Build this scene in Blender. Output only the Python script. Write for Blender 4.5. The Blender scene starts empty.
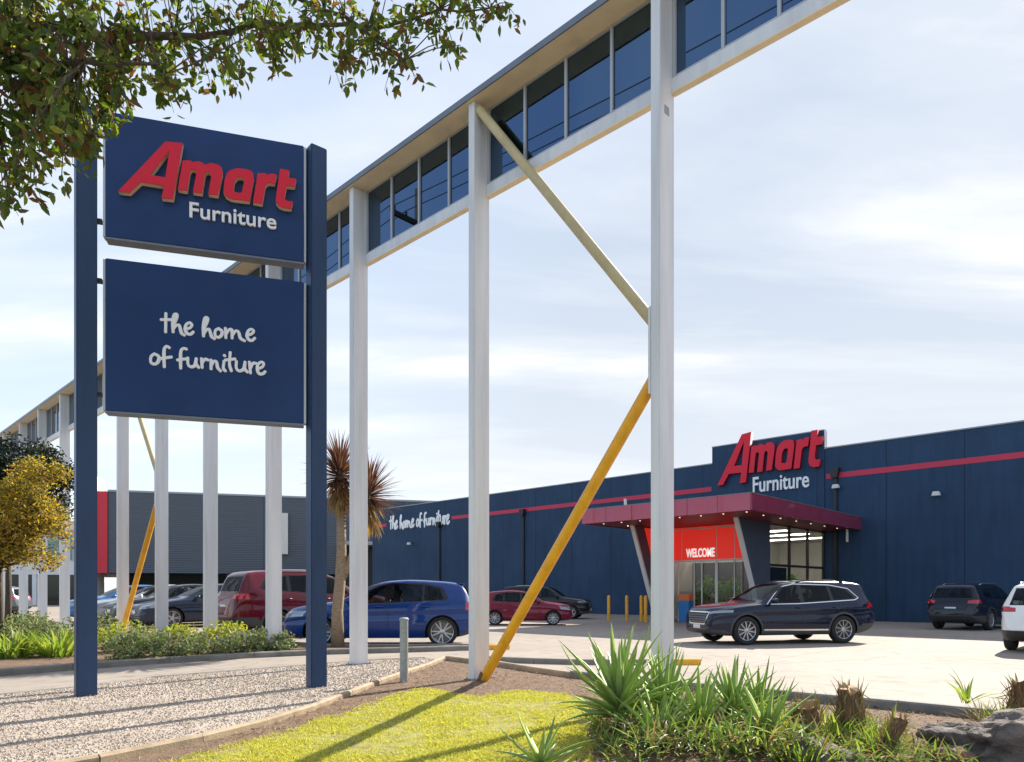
import bpy, bmesh, math, random
import numpy as np
from mathutils import Vector, Matrix, noise as mnoise
random.seed(7)
PI = math.pi
SC = bpy.context.scene
COL = SC.collection
R = math.radians

# ---------------------------------------------------------------- site frame
# the long facade and the shop run along the same direction; e1 runs along
# them to the right, e2 goes from the street towards the shop.
E1 = (0.7188, -0.6952)
E2 = (0.6952, 0.7188)
ROT_B = math.atan2(E1[1], E1[0])
H_CAM = 1.35
F_PX = 708.0


def B(u, v):
    return (E1[0]*u + E2[0]*v, E1[1]*u + E2[1]*v)


def U(px, v):
    """distance along the site frame of a sight line on the plane v"""
    p = (px-512)/F_PX
    return v*(0.7188*p-0.6952)/(0.6952*p+0.7188)


def G(px, py, z=0.0):
    """point on the ground plane"""
    Y = (H_CAM-z)*F_PX/(py-592.0)
    return ((px-512)/F_PX*Y, Y)


# ---------------------------------------------------------------- tagging
def tag(o, label=None, cat=None, group=None, kind=None):
    if label: o['label'] = label
    if cat: o['category'] = cat
    if group: o['group'] = group
    if kind: o['kind'] = kind
    return o


def empty(name, loc=(0, 0, 0), rz=0.0, scale=1.0):
    o = bpy.data.objects.new(name, None)
    o.empty_display_size = 0.2
    o.location = loc
    o.rotation_euler = (0, 0, rz)
    o.scale = (scale,)*3
    COL.objects.link(o)
    return o


def kids(o):
    return [c for c in COL.objects if c.parent == o]


def copy_tree(o, parent=None):
    ch = kids(o)
    c = o.copy()
    COL.objects.link(c)
    if parent is not None:
        c.parent = parent
    for k in ch:
        copy_tree(k, c)
    return c


def link(name, me, mat, parent=None, loc=None):
    o = bpy.data.objects.new(name, me)
    if mat is not None:
        me.materials.clear()
        me.materials.append(mat)
    COL.objects.link(o)
    if parent is not None:
        o.parent = parent
    if loc is not None:
        o.location = loc
    return o


# ---------------------------------------------------------------- mesh builder
class MB:
    def __init__(s, off=(0, 0, 0)):
        s.v = []; s.f = []; s.o = off

    def add(s, vs, fs):
        n = len(s.v)
        ox, oy, oz = s.o
        s.v.extend((x-ox, y-oy, z-oz) for x, y, z in vs)
        s.f.extend(tuple(i+n for i in f) for f in fs)
        return s

    def box(s, x0, x1, y0, y1, z0, z1):
        vs = [(x, y, z) for z in (z0, z1) for y in (y0, y1) for x in (x0, x1)]
        return s.add(vs, [(0, 2, 3, 1), (4, 5, 7, 6), (0, 1, 5, 4), (2, 6, 7, 3), (0, 4, 6, 2), (1, 3, 7, 5)])

    def bar(s, a, b, w, d=None, up=(0, 0, 1)):
        a = Vector(a); b = Vector(b); t = (b-a).normalized()
        upv = Vector(up)
        if abs(t.dot(upv)) > .98: upv = Vector((0, 1, 0))
        x = t.cross(upv).normalized(); y = x.cross(t)
        d = d or w
        vs = []
        for p in (a, b):
            for sx, sy in ((-1, -1), (1, -1), (1, 1), (-1, 1)):
                vs.append(tuple(p+x*(sx*w/2)+y*(sy*d/2)))
        return s.add(vs, [(3, 2, 1, 0), (4, 5, 6, 7), (0, 1, 5, 4), (1, 2, 6, 5), (2, 3, 7, 6), (3, 0, 4, 7)])

    def tube(s, pts, rad, n=8, caps=True):
        pts = [Vector(p) for p in pts]
        if not hasattr(rad, '__len__'): rad = [rad]*len(pts)
        vs = []; fs = []
        ref = None
        for i, p in enumerate(pts):
            t = (pts[min(i+1, len(pts)-1)]-pts[max(i-1, 0)])
            t = t.normalized() if t.length > 1e-9 else Vector((0, 0, 1))
            if ref is None:
                ref = t.orthogonal().normalized()
            x = (ref-t*ref.dot(t))
            x = x.normalized() if x.length > 1e-6 else t.orthogonal().normalized()
            ref = x
            y = t.cross(x)
            for k in range(n):
                a = 2*PI*k/n
                vs.append(tuple(p+(x*math.cos(a)+y*math.sin(a))*rad[i]))
        for i in range(len(pts)-1):
            for k in range(n):
                k2 = (k+1) % n
                fs.append((i*n+k, i*n+k2, (i+1)*n+k2, (i+1)*n+k))
        if caps:
            fs.append(tuple(range(n-1, -1, -1)))
            fs.append(tuple((len(pts)-1)*n+k for k in range(n)))
        return s.add(vs, fs)

    def prism(s, poly, z0, z1, fn=None):
        """poly in 2D, extruded; fn maps (a,b,c) to xyz"""
        fn = fn or (lambda a, b, c: (a, b, c))
        ar = sum(poly[i][0]*poly[(i+1) % len(poly)][1]-poly[(i+1) % len(poly)][0]*poly[i][1] for i in range(len(poly)))
        if ar < 0: poly = poly[::-1]
        n = len(poly)
        vs = [fn(a, b, z0) for a, b in poly]+[fn(a, b, z1) for a, b in poly]
        fs = [tuple(range(n-1, -1, -1)), tuple(range(n, 2*n))]
        for i in range(n):
            j = (i+1) % n
            fs.append((i, j, n+j, n+i))
        return s.add(vs, fs)

    def lathe(s, prof, n=32, axis='z', c=(0, 0, 0)):
        vs = []; fs = []
        for r, h in prof:
            for k in range(n):
                a = 2*PI*k/n
                if axis == 'z': p = (c[0]+r*math.cos(a), c[1]+r*math.sin(a), c[2]+h)
                else: p = (c[0]+r*math.cos(a), c[1]+h, c[2]+r*math.sin(a))
                vs.append(p)
        for i in range(len(prof)-1):
            for k in range(n):
                k2 = (k+1) % n
                fs.append((i*n+k, i*n+k2, (i+1)*n+k2, (i+1)*n+k))
        return s.add(vs, fs)

    def mesh(s, name, smooth=False, bevel=0, fixn=True, angle=None):
        me = bpy.data.meshes.new(name)
        me.from_pydata(s.v, [], s.f)
        if bevel or fixn:
            bm = bmesh.new(); bm.from_mesh(me)
            if fixn: bmesh.ops.recalc_face_normals(bm, faces=bm.faces)
            if bevel:
                es = [e for e in bm.edges if len(e.link_faces) == 2 and e.calc_face_angle(0) > R(25)]
                bmesh.ops.bevel(bm, geom=es, offset=bevel, segments=2, affect='EDGES', clamp_overlap=True)
            bm.to_mesh(me); bm.free()
        if smooth or angle:
            me.shade_smooth()
            if angle: me.set_sharp_from_angle(angle=R(angle))
        return me

    def build(s, name, mat, parent=None, smooth=False, bevel=0, fixn=True, angle=None, loc=None):
        return link(name, s.mesh(name, smooth, bevel, fixn, angle), mat, parent, loc)


def outline_mesh(loops, depth, fn, bevel=0.0):
    """filled 2D outline with holes -> solid mesh placed by fn(a, b, c)"""
    cu = bpy.data.curves.new('outline', 'CURVE')
    cu.dimensions = '2D'; cu.fill_mode = 'BOTH'; cu.extrude = depth/2; cu.bevel_depth = bevel
    for lp in loops:
        sp = cu.splines.new('POLY'); sp.points.add(len(lp)-1)
        for i, (a, b) in enumerate(lp): sp.points[i].co = (a, b, 0, 1)
        sp.use_cyclic_u = True
    o = bpy.data.objects.new('outline', cu); COL.objects.link(o)
    dg = bpy.context.evaluated_depsgraph_get()
    me = bpy.data.meshes.new_from_object(o.evaluated_get(dg))
    bpy.data.objects.remove(o); bpy.data.curves.remove(cu)
    for v in me.vertices: v.co = fn(v.co.x, v.co.y, v.co.z)
    me.update()
    return me


def text_mesh(body, width, height, depth, fn, bold=0.0, shear=0.0):
    cu = bpy.data.curves.new('t', 'FONT')
    cu.body = body; cu.extrude = depth/2; cu.offset = bold; cu.shear = shear
    o = bpy.data.objects.new('t', cu); COL.objects.link(o)
    dg = bpy.context.evaluated_depsgraph_get()
    me = bpy.data.meshes.new_from_object(o.evaluated_get(dg))
    bpy.data.objects.remove(o); bpy.data.curves.remove(cu)
    co = np.array([v.co[:] for v in me.vertices])
    lo = co.min(0); hi = co.max(0)
    for v in me.vertices:
        v.co = fn((v.co.x-lo[0])/(hi[0]-lo[0])*width, (v.co.y-lo[1])/(hi[1]-lo[1])*height, v.co.z)
    me.update()
    return me


# ---------------------------------------------------------------- materials
def nt(name):
    m = bpy.data.materials.new(name)
    m.use_nodes = True
    t = m.node_tree
    return m, t, t.nodes['Principled BSDF'], t.nodes['Material Output']


def ramp(t, cols, pos=None, interp='LINEAR'):
    r = t.nodes.new('ShaderNodeValToRGB')
    r.color_ramp.interpolation = interp
    pos = pos or [i/(len(cols)-1) for i in range(len(cols))]
    while len(r.color_ramp.elements) < len(cols): r.color_ramp.elements.new(0.5)
    for e, c, p in zip(r.color_ramp.elements, cols, pos):
        e.position = p; e.color = (*c, 1)
    return r


def noise(t, scale, detail=4, rough=.55, stretch=None, coord='Object'):
    tc = t.nodes.new('ShaderNodeTexCoord')
    n = t.nodes.new('ShaderNodeTexNoise')
    n.inputs['Scale'].default_value = scale
    n.inputs['Detail'].default_value = detail
    n.inputs['Roughness'].default_value = rough
    if stretch:
        mp = t.nodes.new('ShaderNodeMapping')
        mp.inputs['Scale'].default_value = stretch
        t.links.new(tc.outputs[coord], mp.inputs[0]); t.links.new(mp.outputs[0], n.inputs['Vector'])
    else:
        t.links.new(tc.outputs[coord], n.inputs['Vector'])
    return n


def bump(t, src, strength, dist=.02):
    b = t.nodes.new('ShaderNodeBump')
    b.inputs['Strength'].default_value = strength
    b.inputs['Distance'].default_value = dist
    t.links.new(src, b.inputs['Height'])
    return b


def pm(name, col, rough=.5, metal=0.0, spec=.5, var=0.0, vscale=3.0, bmp=0.0, bscale=40.0, coat=0.0, stretch=None, bdist=.01, dirt=None):
    m, t, p, out = nt(name)
    p.inputs['Base Color'].default_value = (*col, 1)
    p.inputs['Roughness'].default_value = rough
    p.inputs['Metallic'].default_value = metal
    p.inputs['Specular IOR Level'].default_value = spec
    p.inputs['Coat Weight'].default_value = coat
    p.inputs['Coat Roughness'].default_value = .03
    if var or dirt:
        n = noise(t, vscale, 5, .6, stretch)
        lo = tuple(max(0, c*(1-var)) for c in col); hi = tuple(c*(1+var*.8) for c in col)
        if dirt: lo = dirt
        r = ramp(t, [lo, col, hi], [.28, .5, .75])
        t.links.new(n.outputs['Fac'], r.inputs[0])
        t.links.new(r.outputs[0], p.inputs['Base Color'])
    if bmp:
        n2 = noise(t, bscale, 4, .6)
        b = bump(t, n2.outputs['Fac'], bmp, bdist)
        t.links.new(b.outputs[0], p.inputs['Normal'])
    return m


def leaf_mat(name, cols, trans=.45, rough=.5, pos=None):
    """each leaf is an island: it takes its own colour from the ramp"""
    m, t, p, out = nt(name)
    g = t.nodes.new('ShaderNodeNewGeometry')
    r = ramp(t, cols, pos)
    t.links.new(g.outputs['Random Per Island'], r.inputs[0])
    t.links.new(r.outputs[0], p.inputs['Base Color'])
    p.inputs['Roughness'].default_value = rough
    p.inputs['Specular IOR Level'].default_value = .35
    if trans > 0:
        tr = t.nodes.new('ShaderNodeBsdfTranslucent')
        mul = t.nodes.new('ShaderNodeMix'); mul.data_type = 'RGBA'; mul.blend_type = 'MULTIPLY'
        mul.inputs[0].default_value = 1
        mul.inputs[7].default_value = (1.5, 1.6, .75, 1)
        t.links.new(r.outputs[0], mul.inputs[6])
        t.links.new(mul.outputs[2], tr.inputs['Color'])
        mx = t.nodes.new('ShaderNodeMixShader'); mx.inputs[0].default_value = trans
        t.links.new(p.outputs[0], mx.inputs[1]); t.links.new(tr.outputs[0], mx.inputs[2])
        t.links.new(mx.outputs[0], out.inputs['Surface'])
    return m


def emit(name, col, s):
    m, t, p, out = nt(name)
    p.inputs['Base Color'].default_value = (*col, 1)
    p.inputs['Emission Color'].default_value = (*col, 1)
    p.inputs['Emission Strength'].default_value = s
    return m


M = {}
M['white_steel'] = pm('white_steel', (.66, .66, .665), .42, var=.13, vscale=1.2, stretch=(6, 6, .5), bmp=.04, bscale=120)
M['cream'] = pm('cream', (.78, .66, .46), .6, var=.12, vscale=2.5)
M['grey_metal'] = pm('grey_metal', (.16, .18, .21), .45, metal=.4, var=.15)
M['dark_glass'] = pm('dark_glass', (.085, .14, .22), .012, metal=1.0)
M['yellow'] = pm('yellow', (.78, .37, .010), .42, var=.18, vscale=5, bmp=.08, bscale=30, coat=.1)
M['cream_pipe'] = pm('cream_pipe', (.50, .40, .20), .45, var=.15, vscale=4)
M['navy_post'] = pm('navy_post', (.018, .046, .112), .42, var=.22, vscale=1.3, spec=.35, stretch=(5, 5, .5), bmp=.05, bscale=6)
M['navy_panel'] = pm('navy_panel', (.009, .036, .125), .45, var=.18, vscale=1.1, spec=.3, bmp=.06, bscale=2.5, bdist=.05)
M['letter_red'] = pm('letter_red', (.66, .012, .035), .45, spec=.3)
M['letter_edge'] = pm('letter_edge', (.75, .55, .36), .5)
M['letter_white'] = pm('letter_white', (.82, .82, .82), .45)
M['black'] = pm('black', (.012, .012, .013), .5)
M['black_gloss'] = pm('black_gloss', (.008, .008, .009), .12)
M['trim_grey'] = pm('trim_grey', (.045, .047, .05), .6)
M['rubber'] = pm('rubber', (.014, .014, .015), .8, bmp=.2, bscale=60)
M['alloy'] = pm('alloy', (.42, .43, .45), .3, metal=.85)
M['alloy_dark'] = pm('alloy_dark', (.12, .12, .13), .35, metal=.7)
M['chrome'] = pm('chrome', (.75, .76, .78), .12, metal=1)

M['lamp_clear'] = pm('lamp_clear', (.26, .28, .31), .12, metal=.4, coat=1)
M['lamp_red'] = pm('lamp_red', (.42, .008, .012), .12, coat=1)
M['plate'] = pm('plate', (.7, .72, .72), .5)
M['kerb'] = pm('kerb', (.20, .185, .165), .85, var=.35, vscale=3, bmp=.4, bscale=60)
M['edging'] = pm('edging', (.34, .26, .17), .85, var=.35, vscale=5, bmp=.4, bscale=50)
M['bark'] = pm('bark', (.075, .055, .04), .9, var=.5, vscale=9, bmp=.8, bscale=25, stretch=(4, 4, .8))
M['rock'] = pm('rock', (.125, .098, .082), .9, var=.6, vscale=6, bmp=1.0, bscale=11, bdist=.06)
M['stump'] = pm('stump', (.165, .085, .042), .9, var=.5, vscale=12, bmp=1, bscale=30, stretch=(3, 3, .6))
M['cutwood'] = pm('cutwood', (.34, .21, .10), .8, var=.25, vscale=18)


def _grille():
    m, t, p, out = nt('grille')
    tc = t.nodes.new('ShaderNodeTexCoord')
    wv = t.nodes.new('ShaderNodeTexWave'); wv.bands_direction = 'Z'; wv.inputs['Scale'].default_value = 5
    t.links.new(tc.outputs['Object'], wv.inputs['Vector'])
    r = ramp(t, [(.006, .006, .007), (.09, .09, .095)], [.55, .8])
    t.links.new(wv.outputs['Fac'], r.inputs[0]); t.links.new(r.outputs[0], p.inputs['Base Color'])
    b = bump(t, wv.outputs['Fac'], .8, .02); t.links.new(b.outputs[0], p.inputs['Normal'])
    p.inputs['Roughness'].default_value = .35
    return m


M['grille'] = _grille()
M['shop_glass'] = pm('shop_glass', (.012, .016, .02), .05, spec=.5)
M['dark_panel'] = pm('dark_panel', (.012, .012, .014), .5)
M['alu'] = pm('alu', (.45, .45, .44), .35, metal=.5)
M['cap_grey'] = pm('cap_grey', (.30, .32, .34), .5)
M['letter_dark'] = pm('letter_dark', (.35, .012, .035), .45)
M['galv'] = pm('galv', (.30, .32, .31), .5, metal=.3, var=.25, vscale=9)
M['white_wall'] = pm('white_wall', (.66, .67, .68), .6, var=.05)
M['teal_glass'] = pm('teal_glass', (.05, .17, .17), .05, spec=.8)
# exposure set for the shaded fronts, as the photograph is
EXPO = 1.55
SUN_E = 3.6
SKY_S = .12
CLOUD_F = .85
CLOUD_C = (3.7, 3.65, 3.55, 1)
HAZE_F = 1.12
HAZE_C = (1.80, 2.08, 2.52, 1)


def _car_glass():
    m, t, p, out = nt('car_glass')
    p.inputs['Base Color'].default_value = (.004, .006, .008, 1); p.inputs['Roughness'].default_value = .02; p.inputs['Specular IOR Level'].default_value = .5
    tr = t.nodes.new('ShaderNodeBsdfTransparent'); tr.inputs['Color'].default_value = (.62, .68, .68, 1)
    mx = t.nodes.new('ShaderNodeMixShader'); mx.inputs[0].default_value = .62
    t.links.new(p.outputs[0], mx.inputs[1]); t.links.new(tr.outputs[0], mx.inputs[2]); t.links.new(mx.outputs[0], out.inputs['Surface'])
    return m


M['car_glass'] = _car_glass()
M['seat_cloth'] = pm('seat_cloth', (.020, .020, .022), .85)
# ---------------------------------------------------------------- sky, light, camera
AZ, EL = 40.0, 35.0
wd = bpy.data.worlds.new('World'); SC.world = wd; wd.use_nodes = True
t = wd.node_tree
bg = t.nodes['Background']
sk = t.nodes.new('ShaderNodeTexSky'); sk.sky_type = 'NISHITA'; sk.sun_disc = False
sk.sun_elevation = R(EL); sk.sun_rotation = R(AZ); sk.altitude = 50
sk.air_density = 1.0; sk.dust_density = 1.6; sk.ozone_density = 1.5
tc = t.nodes.new('ShaderNodeTexCoord')
sep = t.nodes.new('ShaderNodeSeparateXYZ'); t.links.new(tc.outputs['Generated'], sep.inputs[0])


def mth(op, a, b=None, clamp=False):
    n = t.nodes.new('ShaderNodeMath'); n.operation = op; n.use_clamp = clamp
    for i, q in enumerate((a, b)):
        if q is None: continue
        if isinstance(q, (int, float)): n.inputs[i].default_value = q
        else: t.links.new(q, n.inputs[i])
    return n.outputs[0]


zz = mth('ADD', mth('MAXIMUM', sep.outputs[2], 0.0), .16)
cmb = t.nodes.new('ShaderNodeCombineXYZ')
t.links.new(mth('DIVIDE', sep.outputs[0], zz), cmb.inputs[0]); t.links.new(mth('DIVIDE', sep.outputs[1], zz), cmb.inputs[1])
mp = t.nodes.new('ShaderNodeMapping'); mp.inputs['Rotation'].default_value = (0, 0, R(-12)); mp.inputs['Scale'].default_value = (.42, 1.45, 1)
mp.inputs['Location'].default_value = (1.9, 5.1, 0)
t.links.new(cmb.outputs[0], mp.inputs[0])
n1 = t.nodes.new('ShaderNodeTexNoise'); n1.inputs['Scale'].default_value = 1.15; n1.inputs['Detail'].default_value = 9; n1.inputs['Roughness'].default_value = .56
n1.inputs['Distortion'].default_value = .35
t.links.new(mp.outputs[0], n1.inputs['Vector'])
cr = ramp(t, [(0, 0, 0), (.28, .28, .28), (1, 1, 1)], [.43, .56, .70])
t.links.new(n1.outputs['Fac'], cr.inputs[0])
mix = t.nodes.new('ShaderNodeMix'); mix.data_type = 'RGBA'
t.links.new(mth('MULTIPLY', cr.outputs[0], CLOUD_F), mix.inputs[0])
pale = t.nodes.new('ShaderNodeMix'); pale.data_type = 'RGBA'; 
dotn = t.nodes.new('ShaderNodeVectorMath'); dotn.operation = 'DOT_PRODUCT'
t.links.new(tc.outputs['Generated'], dotn.inputs[0]); dotn.inputs[1].default_value = (math.sin(R(AZ)), math.cos(R(AZ)), 0)
t.links.new(mth('ADD', mth('MULTIPLY', dotn.outputs['Value'], HAZE_F*.45), HAZE_F*.55, True), pale.inputs[0])
t.links.new(sk.outputs[0], pale.inputs[6]); 
hz = t.nodes.new('ShaderNodeMix'); hz.data_type = 'RGBA'
t.links.new(mth('MULTIPLY', sep.outputs[2], 2.2, True), hz.inputs[0])
hz.inputs[6].default_value = (2.6, 2.74, 2.88, 1); hz.inputs[7].default_value = HAZE_C
t.links.new(hz.outputs[2], pale.inputs[7])
t.links.new(pale.outputs[2], mix.inputs[6]); mix.inputs[7].default_value = CLOUD_C
t.links.new(mix.outputs[2], bg.inputs['Color'])
bg.inputs['Strength'].default_value = SKY_S

sun = bpy.data.lights.new('sun', 'SUN'); sun.energy = SUN_E; sun.angle = R(.5); sun.color = (1, .93, .82)
so = bpy.data.objects.new('sun', sun); COL.objects.link(so)
sd = Vector((math.sin(R(AZ))*math.cos(R(EL)), math.cos(R(AZ))*math.cos(R(EL)), math.sin(R(EL))))
so.rotation_euler = sd.to_track_quat('Z', 'Y').to_euler()
so.location = sd*60

cam = bpy.data.cameras.new('camera'); cam.sensor_width = 36; cam.lens = F_PX*36/1024
cam.shift_y = 211/1024; cam.clip_end = 5000; cam.clip_start = .05
co_ = bpy.data.objects.new('camera', cam); COL.objects.link(co_)
co_.location = (0, 0, H_CAM); co_.rotation_euler = (PI/2, 0, 0); SC.camera = co_
SC.view_settings.view_transform = 'Standard'; SC.view_settings.look = 'None'
SC.view_settings.exposure = EXPO; SC.view_settings.gamma = 1
SC.cycles.max_bounces = 8; SC.cycles.transparent_max_bounces = 8
SC.cycles.use_denoising = True


# ---------------------------------------------------------------- ground sheets
def sheet(name, poly, z, mat, z2=None):
    m = MB(); m.add([(x, y, z) for x, y in poly], [tuple(range(len(poly)))])
    me = m.mesh(name, fixn=False)
    bm = bmesh.new(); bm.from_mesh(me)
    if bm.faces[:][0].normal.z < 0: bmesh.ops.reverse_faces(bm, faces=bm.faces)
    bm.to_mesh(me); bm.free()
    return link(name, me, mat)


def ground_mat():
    m, t, p, out = nt('concrete_paving')
    n = noise(t, .25, 6, .6); n2 = noise(t, 2.2, 6, .65); n3 = noise(t, 60, 3, .6)
    r = ramp(t, [(.27, .225, .188), (.31, .265, .225), (.34, .295, .252)], [.3, .5, .7])
    t.links.new(n.outputs['Fac'], r.inputs[0])
    r2 = ramp(t, [(.68, .66, .64), (.96, .96, .96), (1.08, 1.08, 1.07)], [.28, .46, .8])
    t.links.new(n2.outputs['Fac'], r2.inputs[0])
    mu = t.nodes.new('ShaderNodeMix'); mu.data_type = 'RGBA'; mu.blend_type = 'MULTIPLY'; mu.inputs[0].default_value = .9
    t.links.new(r.outputs[0], mu.inputs[6]); t.links.new(r2.outputs[0], mu.inputs[7])
    # slab joints running with the shop front, and a darker tyre-worn lane
    tc = t.nodes.new('ShaderNodeTexCoord')
    mp = t.nodes.new('ShaderNodeMapping'); mp.inputs['Rotation'].default_value = (0, 0, -ROT_B)
    t.links.new(tc.outputs['Object'], mp.inputs[0])
    br = t.nodes.new('ShaderNodeTexBrick'); br.offset = 0
    br.inputs['Scale'].default_value = 1; br.inputs['Brick Width'].default_value = 6.1; br.inputs['Row Height'].default_value = 5.3
    br.inputs['Mortar Size'].default_value = .018; br.inputs['Color1'].default_value = (1, 1, 1, 1); br.inputs['Color2'].default_value = (.965, .965, .96, 1); br.inputs['Mortar'].default_value = (.62, .60, .58, 1)
    t.links.new(mp.outputs[0], br.inputs['Vector'])
    mu2 = t.nodes.new('ShaderNodeMix'); mu2.data_type = 'RGBA'; mu2.blend_type = 'MULTIPLY'; mu2.inputs[0].default_value = .9
    t.links.new(mu.outputs[2], mu2.inputs[6]); t.links.new(br.outputs['Color'], mu2.inputs[7])
    # hairline cracks and old oil drips
    vo = t.nodes.new('ShaderNodeTexVoronoi'); vo.feature = 'DISTANCE_TO_EDGE'; vo.inputs['Scale'].default_value = .17
    nd = noise(t, .8, 5, .6); va = t.nodes.new('ShaderNodeVectorMath'); va.operation = 'MULTIPLY_ADD'
    va.inputs[1].default_value = (1.6, 1.6, 0); t.links.new(nd.outputs['Color'], va.inputs[0]); t.links.new(tc.outputs['Object'], va.inputs[2]); t.links.new(va.outputs[0], vo.inputs['Vector'])
    rc = ramp(t, [(.60, .58, .56), (1, 1, 1)], [.0, .0035]); t.links.new(vo.outputs['Distance'], rc.inputs[0])
    ns_ = noise(t, 1.1, 2, .4); rs_ = ramp(t, [(1, 1, 1), (.66, .64, .62)], [.66, .76]); t.links.new(ns_.outputs['Fac'], rs_.inputs[0])
    src = mu2.outputs[2]
    for q_ in (rc, rs_):
        m3 = t.nodes.new('ShaderNodeMix'); m3.data_type = 'RGBA'; m3.blend_type = 'MULTIPLY'; m3.inputs[0].default_value = .85
        t.links.new(src, m3.inputs[6]); t.links.new(q_.outputs[0], m3.inputs[7]); src = m3.outputs[2]
    t.links.new(src, p.inputs['Base Color'])
    b = bump(t, n3.outputs['Fac'], .25, .006); t.links.new(b.outputs[0], p.inputs['Normal'])
    p.inputs['Roughness'].default_value = .85; p.inputs['Specular IOR Level'].default_value = .3
    return m


M['paving'] = ground_mat()
o = sheet('car_park_ground', [(-1500, -300), (1500, -300), (1500, 3000), (-1500, 3000)], 0, M['paving']); tag(o, kind='structure')


def gravel_mat():
    m, t, p, out = nt('gravel')
    tc = t.nodes.new('ShaderNodeTexCoord')
    v = t.nodes.new('ShaderNodeTexVoronoi'); v.inputs['Scale'].default_value = 62
    t.links.new(tc.outputs['Object'], v.inputs['Vector'])
    sp = t.nodes.new('ShaderNodeSeparateColor'); t.links.new(v.outputs['Color'], sp.inputs[0])
    r = ramp(t, [(.28, .23, .185), (.36, .30, .245), (.41, .35, .29), (.47, .41, .35), (.36, .26, .19)], [0, .3, .6, .85, 1])
    t.links.new(sp.outputs[0], r.inputs[0])
    n = noise(t, .9, 4); r2 = ramp(t, [(.78, .76, .74), (1.05, 1.05, 1.05)], [.35, .65]); t.links.new(n.outputs['Fac'], r2.inputs[0])
    mu = t.nodes.new('ShaderNodeMix'); mu.data_type = 'RGBA'; mu.blend_type = 'MULTIPLY'; mu.inputs[0].default_value = 1
    t.links.new(r.outputs[0], mu.inputs[6]); t.links.new(r2.outputs[0], mu.inputs[7])
    t.links.new(mu.outputs[2], p.inputs['Base Color'])
    b = bump(t, v.outputs['Distance'], -1.0, .02); t.links.new(b.outputs[0], p.inputs['Normal'])
    p.inputs['Roughness'].default_value = .9
    return m


M['gravel'] = gravel_mat()
M['pebble'] = leaf_mat('pebble', [(.28, .23, .185), (.36, .30, .245), (.42, .36, .30), (.49, .43, .37), (.36, .26, .19)], 0, .8)
M['soil'] = pm('soil', (.17, .105, .065), .95, var=.45, vscale=7, bmp=1, bscale=35, bdist=.03)
M['turf'] = pm('turf', (.34, .32, .06), .95, var=.45, vscale=9, bmp=1, bscale=70, bdist=.03, dirt=(.24, .17, .085))

M['asphalt'] = pm('asphalt', (.050, .050, .052), .9, var=.2, vscale=2, bmp=.5, bscale=90)
o = sheet('street', [B(-90, -3.5), B(60, -3.5), B(60, -15), B(-90, -15)], .006, M['asphalt']); tag(o, kind='structure')
M['verge'] = pm('verge', (.10, .11, .035), .95, var=.4, vscale=3, bmp=1, bscale=50, bdist=.03)
o = sheet('street_verge', [B(-90, -15.3), B(60, -15.3), B(60, -60), B(-90, -60)], .004, M['verge']); tag(o, kind='structure')
grav_top = [(-10.5, 6.5), (-6.65, 9.19), (-6.14, 9.85), (-5.62, 11.05), (-4.43, 12.25), (-2.97, 13.75), (-1.75, 14.35), (-1.31, 13.85)]
edge_l = [(-1.31, 13.85), (-1.45, 12.7), (-1.67, 11.6), (-1.90, 10.3), (-2.06, 9.19), (-2.23, 7.95), (-2.45, 7.1), (-2.75, 6.3), (-3.2, 5.5), (-4.0, 4.5), (-5.2, 3.4)]
edge_r = [(-1.31, 13.85), (-.75, 13.2), (-.30, 12.75), (.25, 11.9), (.9, 11.05), (2.4, 9.6), (4.35, 8.0), (5.1, 7.3), (6.4, 6.0), (7.5, 4.8)]
grav = grav_top+edge_l[1:]+[(-12, 2.5)]
o = sheet('gravel_bed', grav, .012, M['gravel']); tag(o, kind='structure')
bed = edge_l[::-1]+edge_r[1:]+[(6.5, 2.5), (-4.5, 2.5)]
o = sheet('garden_soil', bed, .016, M['soil']); tag(o, kind='structure')


def inside(p, poly):
    x, y = p; c = False
    j = len(poly)-1
    for i in range(len(poly)):
        xi, yi = poly[i]; xj, yj = poly[j]
        if (yi > y) != (yj > y) and x < (xj-xi)*(y-yi)/(yj-yi)+xi: c = not c
        j = i
    return c


lawn = [(-2.75, 5.5), (-2.12, 6.9), (-1.80, 8.1), (-1.66, 8.8), (-1.45, 9.6), (-1.15, 9.75), (-.75, 9.25), (-.35, 9.0), (.15, 9.55), (.75, 9.3), (.95, 7.6), (.75, 6.6), (.55, 5.4), (-.2, 4.6), (-2.9, 4.4)]
lawn_in = [(x+(.0-x)*.06, y+(7.2-y)*.06) for x, y in lawn]
q = []
for (x0, y0), (x1, y1) in zip(lawn_in, lawn_in[1:]+lawn_in[:1]):
    n_ = max(2, int(math.hypot(x1-x0, y1-y0)/.06))
    for k in range(n_):
        x = x0+(x1-x0)*k/n_; y = y0+(y1-y0)*k/n_
        q.append((x+.07*mnoise.noise((x*5, y*5, 1))+.03*mnoise.noise((x*17, y*17, 2)), y+.07*mnoise.noise((x*5, y*5, 6))+.03*mnoise.noise((x*17, y*17, 4))))
o = sheet('lawn', q, .020, M['turf']); tag(o, kind='structure')
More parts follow.
